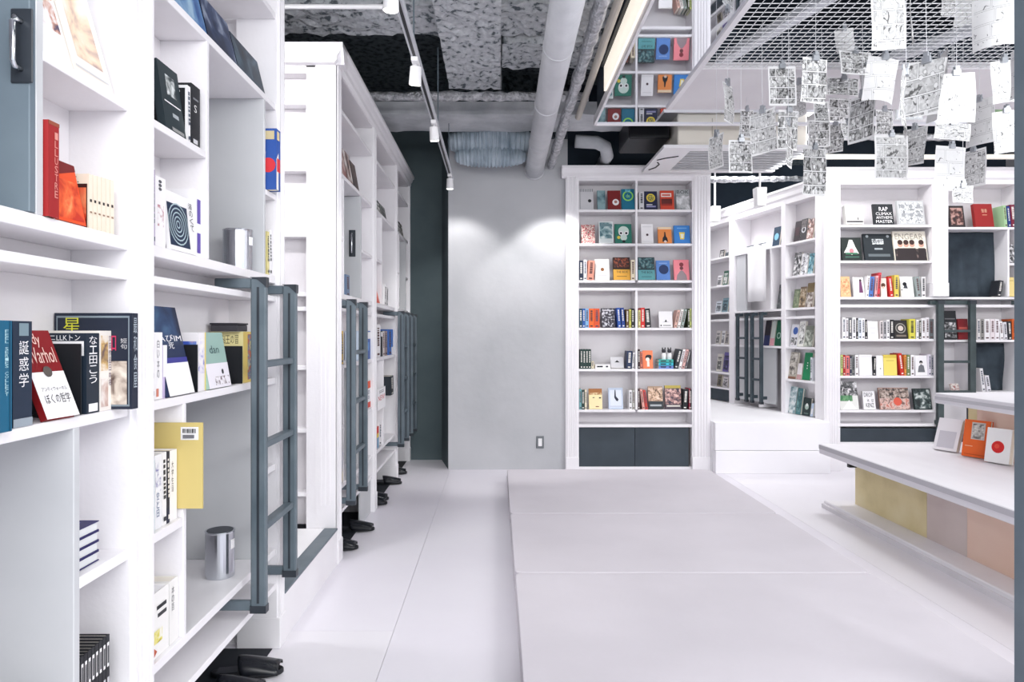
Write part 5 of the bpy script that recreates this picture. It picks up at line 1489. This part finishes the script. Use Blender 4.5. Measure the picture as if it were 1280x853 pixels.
B('s1', S1T, 'F', 470.5, 475, 358, (236, 130, 110), 'coral triangular leaning book', [('p', [(0, .0), (1, 0), (0, 1)], (226, 90, 70))], dep=0.01, lean=14)
B('s1', S1T, 'S', 480.5, 482, 356, W_, 'thin white leaning book', tilt=8, dep=0.02)
B('s1', S1T, 'S', 483, 484.6, 360, (200, 198, 200), 'thin grey leaning book', tilt=8, dep=0.02)
B('s1', S1T, 'S', 498, 499.6, 360, K_, 'thin black spine in last bay')
B('s1', S1T, 'S', 503, 508, 366, (120, 130, 140), 'grey box book in last bay', dep=0.02)
B('s2', S2, 'S', 425.5, 429, 414, (226, 186, 70), 'yellow spine behind the first ladder')
B('s2', S2, 'S', 453, 457.6, 414, (206, 220, 236), 'white and blue spine', [('r', 0, .2, 1, .5, (50, 80, 160)), ('v', 'てなA', .2, .1, .8, .8, (60, 80, 130))])
B('s2', S2, 'S', 458, 463.5, 414, (40, 84, 160), 'blue spine with white top', [('r', 0, .72, 1, .96, W_), ('r', .3, .3, .7, .6, (90, 140, 200))])
B('s2', S2, 'S', 470, 475.5, 406, W_, 'tall plain white folder')
B('s2', S2, 'S', 476, 478.2, 414, K_, 'black spine with label', [('r', .1, .78, .9, .96, W_)])
B('s2', S2, 'S', 478.4, 480.6, 414, (200, 196, 196), 'pale grey spine')
B('s2', S2, 'S', 480.8, 484, 414, (150, 130, 130), 'taupe spine')
B('s2', S2, 'S', 486, 489, 412, (60, 100, 170), 'blue spine in the middle bay')
B('s2', S2, 'S', 489.3, 491.3, 412, (50, 110, 190), 'bright blue spine in the middle bay', [('r', 0, 0, 1, .3, W_)])
B('s3', S3, 'S', 458.5, 463, 476, W_, 'white spine with orange ends', [('r', 0, .72, 1, .98, (226, 80, 40)), ('r', 0, .02, 1, .22, (206, 60, 40)), ('v', 'の本', .3, .3, .7, .66, (40, 60, 110))])
B('s3', S3, 'S', 489, 492.5, 470, (36, 44, 52), 'black spine by middle ladder')
B('s4', S4, 'S', 471, 473.5, 534, (206, 60, 50), 'red topped spine', [('r', 0, 0, 1, .5, (120, 160, 190)), ('r', 0, .5, 1, .7, (226, 200, 90))])
B('s4', S4, 'S', 475, 478, 528, W_, 'white leaning book', tilt=8)
B('s4', S4, 'S', 423.5, 427.5, 566, (30, 70, 140), 'blue and yellow spine behind first ladder', [('r', 0, .04, 1, .4, (226, 200, 50)), ('r', 0, .8, 1, .86, W_)])
cs = thing('price_card', 'white card with red lettering on far left bookcase', 'card', FL.w(FL.px(469, 500)[0], -0.016, S3 - 0.04), FL.th)
cwd = FL.px(479, 500)[0] - FL.px(469, 500)[0]
MB().box(0, cwd, 0, 0.002, 0.0, 0.15).build('card_sheet', WHITEP, cs)
Print(lambda u, v, k: (u * cwd, -0.0003 - 0.0002 * k, v * 0.15), cwd, .15).add([('t', 'NEW!', .08, .42, .92, .66, (206, 40, 56)), ('r', .2, .78, .8, .82, G_), ('r', .2, .86, .8, .89, G_)]).build('card_print', cs)

# ---- books on the bench


def bench_book(x, y, rot, wd, h, t, col, label, pr, lean=14):
    o = thing('book', label, 'book', (x, y, 0.4506))
    la = math.radians(lean)
    o.rotation_euler = (Matrix.Rotation(math.radians(rot), 3, 'Z') @ Matrix.Rotation(-la, 3, 'X')).to_euler()
    a, cb = wd / 2, 0.003
    MB().box(-a, a, -t, -t + cb, 0, h).box(-a, a, -cb, 0, 0, h).box(-a, -a + cb, -t + cb, -cb, 0, h).build('cover', mat(col), o, fix=False)
    MB().box(-a + cb, a - .004, -t + cb, -cb, .003, h - .003).build('page_block', PAGEM, o, fix=False)
    Print(lambda u, v, k: (-a + u * wd, -t - .0003 - .0003 * k, v * h), wd, h).add(pr).build('cover_print', o)


bench_book(2.87, 4.36, -66, 0.15, 0.21, 0.03, (236, 232, 236), 'white book with pale grey square, leftmost on the bench', [('r', .14, .08, .86, .6, (204, 200, 208))], 20)
bench_book(2.905, 4.14, -66, 0.15, 0.225, 0.026, (238, 106, 44), 'orange book with grey picture square on the bench', [('r', .3, .48, .82, .94, (206, 200, 194)), ('n', .34, .5, .78, .9, [(110, 104, 100), (226, 222, 216)], 50), ('r', .1, .06, .9, .08, (200, 80, 30)), ('r', .1, .28, .4, .3, (250, 190, 150))], 10)
bench_book(2.91, 3.95, -68, 0.135, 0.20, 0.04, (244, 242, 242), 'white book with red disc on the bench', [('o', .5, .46, .26, (214, 40, 40)), ('o', .46, .48, .1, (230, 80, 60))], 10)

# ------------------------------------------------------------------ hanging comic pages


def page_material(name, amount, line):
    m = bpy.data.materials.new(name)
    m.use_nodes = True
    nt = m.node_tree
    b = nt.nodes['Principled BSDF']
    tc = nt.nodes.new('ShaderNodeTexCoord')
    oi = nt.nodes.new('ShaderNodeObjectInfo')
    sep = nt.nodes.new('ShaderNodeSeparateXYZ')
    nt.links.new(tc.outputs['Generated'], sep.inputs[0])
    # panel layout: brick texture in page coordinates (Generated x, z)
    cmb = nt.nodes.new('ShaderNodeCombineXYZ')
    ad = nt.nodes.new('ShaderNodeMath')
    ad.operation = 'MULTIPLY_ADD'
    ad.inputs[1].default_value = 5.0
    nt.links.new(oi.outputs['Random'], ad.inputs[0])
    nt.links.new(sep.outputs['X'], ad.inputs[2])
    ad2 = nt.nodes.new('ShaderNodeMath')
    ad2.operation = 'MULTIPLY_ADD'
    ad2.inputs[1].default_value = 3.0
    nt.links.new(oi.outputs['Random'], ad2.inputs[0])
    nt.links.new(sep.outputs['Z'], ad2.inputs[2])
    nt.links.new(ad.outputs[0], cmb.inputs[0])
    nt.links.new(ad2.outputs[0], cmb.inputs[1])
    def brick(size, c1, c2, mortar):
        br = nt.nodes.new('ShaderNodeTexBrick')
        br.offset = 0.36
        br.squash = 1.45
        br.squash_frequency = 2
        br.inputs['Scale'].default_value = 1.0
        br.inputs['Brick Width'].default_value = 0.55
        br.inputs['Row Height'].default_value = 0.285
        br.inputs['Mortar Size'].default_value = size
        br.inputs['Color1'].default_value = (c1, c1, c1, 1)
        br.inputs['Color2'].default_value = (c2, c2, c2, 1)
        br.inputs['Mortar'].default_value = (mortar, mortar, mortar, 1)
        nt.links.new(cmb.outputs[0], br.inputs['Vector'])
        return br
    def mixc(fac, a_, b_, bl='MIX'):
        q = nt.nodes.new('ShaderNodeMix')
        q.data_type = 'RGBA'
        q.blend_type = bl
        for sock, val in ((0, fac), (6, a_), (7, b_)):
            if isinstance(val, (int, float)):
                q.inputs[sock].default_value = val if sock == 0 else (val, val, val, 1)
            else:
                nt.links.new(val, q.inputs[sock])
        return q.outputs[2]
    tone = brick(0.022, 1.0, 1.0 - 0.5 * amount, line)          # dark panel outlines, toned panels
    gut = brick(0.013, 0.0, 0.0, 1.0)                            # white gutters inside the outlines
    def ramp(src, p0, p1, c0, c1):
        r = nt.nodes.new('ShaderNodeValToRGB')
        r.color_ramp.elements[0].position, r.color_ramp.elements[1].position = p0, p1
        r.color_ramp.elements[0].color, r.color_ramp.elements[1].color = (c0, c0, c0, 1), (c1, c1, c1, 1)
        nt.links.new(src, r.inputs[0])
        return r.outputs[0]
    def noise(scale, dist):
        n = nt.nodes.new('ShaderNodeTexNoise')
        n.inputs['Scale'].default_value = scale
        n.inputs['Detail'].default_value = 5
        n.inputs['Distortion'].default_value = dist
        nt.links.new(cmb.outputs[0], n.inputs['Vector'])
        return n.outputs['Fac']
    ink = ramp(noise(5.5, 1.5), 0.32 + 0.10 * amount, 0.37 + 0.10 * amount, 0.22, 1.0)
    grey = ramp(noise(11.0, 0.6), 0.42, 0.60, 1.0 - 0.55 * amount, 1.0)
    vo = nt.nodes.new('ShaderNodeTexVoronoi')
    vo.inputs['Scale'].default_value = 5.0
    nt.links.new(cmb.outputs[0], vo.inputs['Vector'])
    bub = ramp(vo.outputs['Distance'], 0.24, 0.26, 1.0, 0.0)
    bubline = ramp(vo.outputs['Distance'], 0.27, 0.29, 1.0, 0.0)
    body = mixc(1.0, mixc(1.0, tone.outputs['Color'], ink, 'MULTIPLY'), grey, 'MULTIPLY')
    if amount > 0.05:
        body = mixc(bubline, body, line)
        body = mixc(bub, body, 0.97)
    page_col = mixc(gut.outputs['Color'], body, 1.0)
    # white margin
    def edge(out):
        a = nt.nodes.new('ShaderNodeMath')
        a.operation = 'SUBTRACT'
        a.inputs[1].default_value = 0.5
        nt.links.new(out, a.inputs[0])
        c = nt.nodes.new('ShaderNodeMath')
        c.operation = 'ABSOLUTE'
        nt.links.new(a.outputs[0], c.inputs[0])
        d = nt.nodes.new('ShaderNodeMath')
        d.operation = 'GREATER_THAN'
        d.inputs[1].default_value = 0.445
        nt.links.new(c.outputs[0], d.inputs[0])
        return d
    e1_, e2_ = edge(sep.outputs['X']), edge(sep.outputs['Z'])
    mxx = nt.nodes.new('ShaderNodeMath')
    mxx.operation = 'MAXIMUM'
    nt.links.new(e1_.outputs[0], mxx.inputs[0])
    nt.links.new(e2_.outputs[0], mxx.inputs[1])
    m2 = nt.nodes.new('ShaderNodeMix')
    m2.data_type = 'RGBA'
    nt.links.new(mxx.outputs[0], m2.inputs[0])
    nt.links.new(page_col, m2.inputs[6])
    m2.inputs[7].default_value = (1, 1, 1, 1)
    tint = nt.nodes.new('ShaderNodeMix')
    tint.data_type = 'RGBA'
    tint.blend_type = 'MULTIPLY'
    tint.inputs[0].default_value = 1
    nt.links.new(m2.outputs[2], tint.inputs[6])
    tint.inputs[7].default_value = lin((240, 240, 240))
    nt.links.new(tint.outputs[2], b.inputs['Base Color'])
    b.inputs['Roughness'].default_value = 0.7
    return m


PG = [page_material('comic_page_faint', 0.04, 0.6), page_material('comic_page_medium', 0.5, 0.3), page_material('comic_page_dense', 0.9, 0.15)]
STRINGM = mat((230, 231, 235), 0.4)
CLIPM = mat((176, 180, 186), 0.3, 0.7)
ZS = 3.2
PAGES = [
    (62, 335, 128, 488, 1, -4, 'dotted comic page alone at far left under the white panel'),
    (35, 540, 65, 675, 1, 0, 'narrow edge-on comic page lowest at far left'),
    (100, 560, 198, 692, 2, 0, 'wide grey comic page hanging lowest at left'),
    (145, 440, 200, 550, 2, 3, 'small grey comic page behind the dotted curled one'),
    (200, 445, 268, 615, 1, -5, 'dotted comic page beside wide grey one at left'),
    (258, 265, 368, 425, 2, 0, 'grey panelled comic page just below the mesh at left'),
    (300, 440, 385, 600, 2, 3, 'grey comic page directly below the left panelled page'),
    (305, 495, 370, 665, 2, 6, 'tilted grey comic page overlapping another at left centre'),
    (395, 232, 500, 415, 2, 5, 'dark comic page tilted beside the left panelled one'),
    (366, 330, 396, 470, 1, 0, 'thin edge-on comic page between two grey pages'),
    (440, 405, 500, 490, 2, 0, 'small framed comic page below the dark tilted page'),
    (415, 480, 500, 590, 2, 0, 'grey comic page above the one with black blob'),
    (395, 590, 495, 785, 2, 4, 'lowest comic page with black blob near angled bookcase'),
    (500, 312, 622, 380, 2, 6, 'wide comic page strip at centre, upper of two'),
    (500, 372, 615, 490, 2, 3, 'wide dark comic page at centre, lower of two'),
    (502, 495, 550, 610, 2, 4, 'narrow grey comic page under the wide dark one'),
    (546, 492, 610, 550, 2, 0, 'short comic page with dark panels at centre'),
    (612, 380, 655, 565, 2, 0, 'edge-on grey comic page right of the wide pages'),
    (537, 205, 675, 300, 2, 0, 'wide framed comic page high at centre'),
    (526, 115, 597, 205, 0, -8, 'crumpled bright white page high at centre'),
    (673, 0, 800, 200, 1, 0, 'large comic page with figures at the top edge'),
    (800, 0, 865, 165, 1, 0, 'narrow comic page beside the large top one'),
    (662, 228, 790, 405, 0, 7, 'bright white tilted page below the large top one'),
    (628, 270, 668, 380, 0, -6, 'small bright page left of bright tilted one'),
    (686, 440, 760, 540, 2, 2, 'small comic page with dark circle at centre right'),
    (762, 290, 855, 535, 1, 7, 'tall tilted comic page at centre right'),
    (682, 540, 820, 720, 1, 0, 'large panelled comic page hanging low at centre'),
    (822, 512, 865, 660, 1, 4, 'narrow comic page right of low panelled one'),
    (847, 240, 935, 460, 1, 8, 'light tilted comic page under a metal clip'),
    (932, 225, 962, 470, 0, 0, 'curled edge-on white page beside light tilted one'),
    (938, 292, 1082, 490, 0, -2, 'big white page with few marks at right'),
    (1087, 400, 1115, 580, 0, 2, 'blank narrow white page right of big one'),
    (932, 490, 1065, 560, 1, 8, 'faint wide page between two big white pages'),
    (926, 585, 1060, 765, 0, 2, 'big white page hanging low at right'),
    (1000, 742, 1075, 812, 1, 4, 'small page hanging lowest before bookcase behind bench'),
    (1062, 600, 1092, 750, 1, 0, 'edge-on page beside the low big white one'),
    (1152, 240, 1250, 410, 0, -5, 'white tilted page near the right edge'),
    (1162, 442, 1260, 610, 0, -5, 'white panelled page lowest near the right edge'),
    (1010, 0, 1105, 108, 0, 3, 'white page cut by top edge, right of centre'),
    (1102, 0, 1200, 185, 0, 0, 'bright white page at the upper right'),
    (1206, 0, 1285, 160, 0, 2, 'white page in the top right corner'),
    (946, 0, 1008, 62, 1, 0, 'small page touching the top edge at right'),
    (1242, 180, 1290, 380, 0, 4, 'white page cut by the right picture edge'),
]
for i, (a, b, c, d, k, tilt, lb) in enumerate(PAGES):
    rnd = random.Random(i + 11)
    x0_, y0_, x1_, y1_ = 880 + a / ZS, b / ZS, 880 + c / ZS, d / ZS
    wp, hp = x1_ - x0_, y1_ - y0_
    if y0_ <= 0:
        y0_ -= 6
        hp = y1_ - y0_
    big = max(hp, wp * 0.95)
    Y = min(4.45, max(2.35, F * 0.205 / big))
    if hp < 30 or wp < 14 or y0_ > 160:
        Y = min(4.45, max(Y if hp > 45 else 0, 3.3 + rnd.uniform(0, .8)))
    Y += rnd.uniform(-0.05, 0.05)
    hgt, wid = hp / F * Y, wp / F * Y
    yaw = rnd.uniform(-0.2, 0.2)
    if wid < hgt * 0.5:
        full = hgt * 0.68
        yaw = math.acos(min(1, wid / full)) * rnd.choice((-1, 1))
        wid = full
    X = ((x0_ + x1_) / 2 - VX) / F * Y
    Zt = CH + (VY - y0_) / F * Y
    t = thing('comic_page', lb, 'page', (X, Y, Zt), yaw, 'comic pages hanging from the mesh')
    tr_ = math.radians(tilt)
    curl = rnd.uniform(-0.012, 0.012) + (0.02 if k == 0 else 0)
    ph = rnd.uniform(0, 3)

    def pf_(u, v):
        x = (u - .5) * wid
        z = -v * hgt
        yy_ = curl * (2 * u - 1) ** 2 * (0.3 + v) + 0.006 * math.sin(v * 4 + ph)
        return (x * math.cos(tr_) + z * math.sin(tr_), yy_, -x * math.sin(tr_) + z * math.cos(tr_))
    o = MB().grid(pf_, 8, 8).build('paper_sheet', PG[k], t, smooth=True, fix=False)
    cw = min(0.03, wid * 0.25)
    cl = MB().box(-cw / 2, cw / 2, -0.008, 0.010, -0.012, 0.012).box(-cw * .3, cw * .3, -0.010, -0.004, 0.010, 0.028).box(-cw * .3, cw * .3, 0.004, 0.012, 0.010, 0.028)
    cl.build('clip', CLIPM, t, bevel=0.001)
    top = MZ - 0.007 - Zt
    if top > 0.03:
        MB().tube([(0, 0, 0.02), (rnd.uniform(-.004, .004), 0, top * .5), (0, 0, top)], 0.0011, 5).build('string', STRINGM, t)

# ------------------------------------------------------------------ labels of the books
from collections import Counter, defaultdict
cnt = Counter((r, d) for r, d, _, _ in BK)
seen = defaultdict(int)
for r, d, o, cat in BK:
    lab = d
    if cnt[(r, d)] > 1:
        lab = ORD[seen[(r, d)]] + ' ' + d + ' from left'
        seen[(r, d)] += 1
    if not any(q in d for q in ('book', 'spine', 'cover', 'paperback', 'magazine', 'booklet', 'box', 'folder', 'hardback', 'notebook')):
        lab += ' book'
    tag(o, lab + ', ' + r, cat, 'books in the ' + r.split(', ')[-1].replace('nearest', 'nearest').strip())
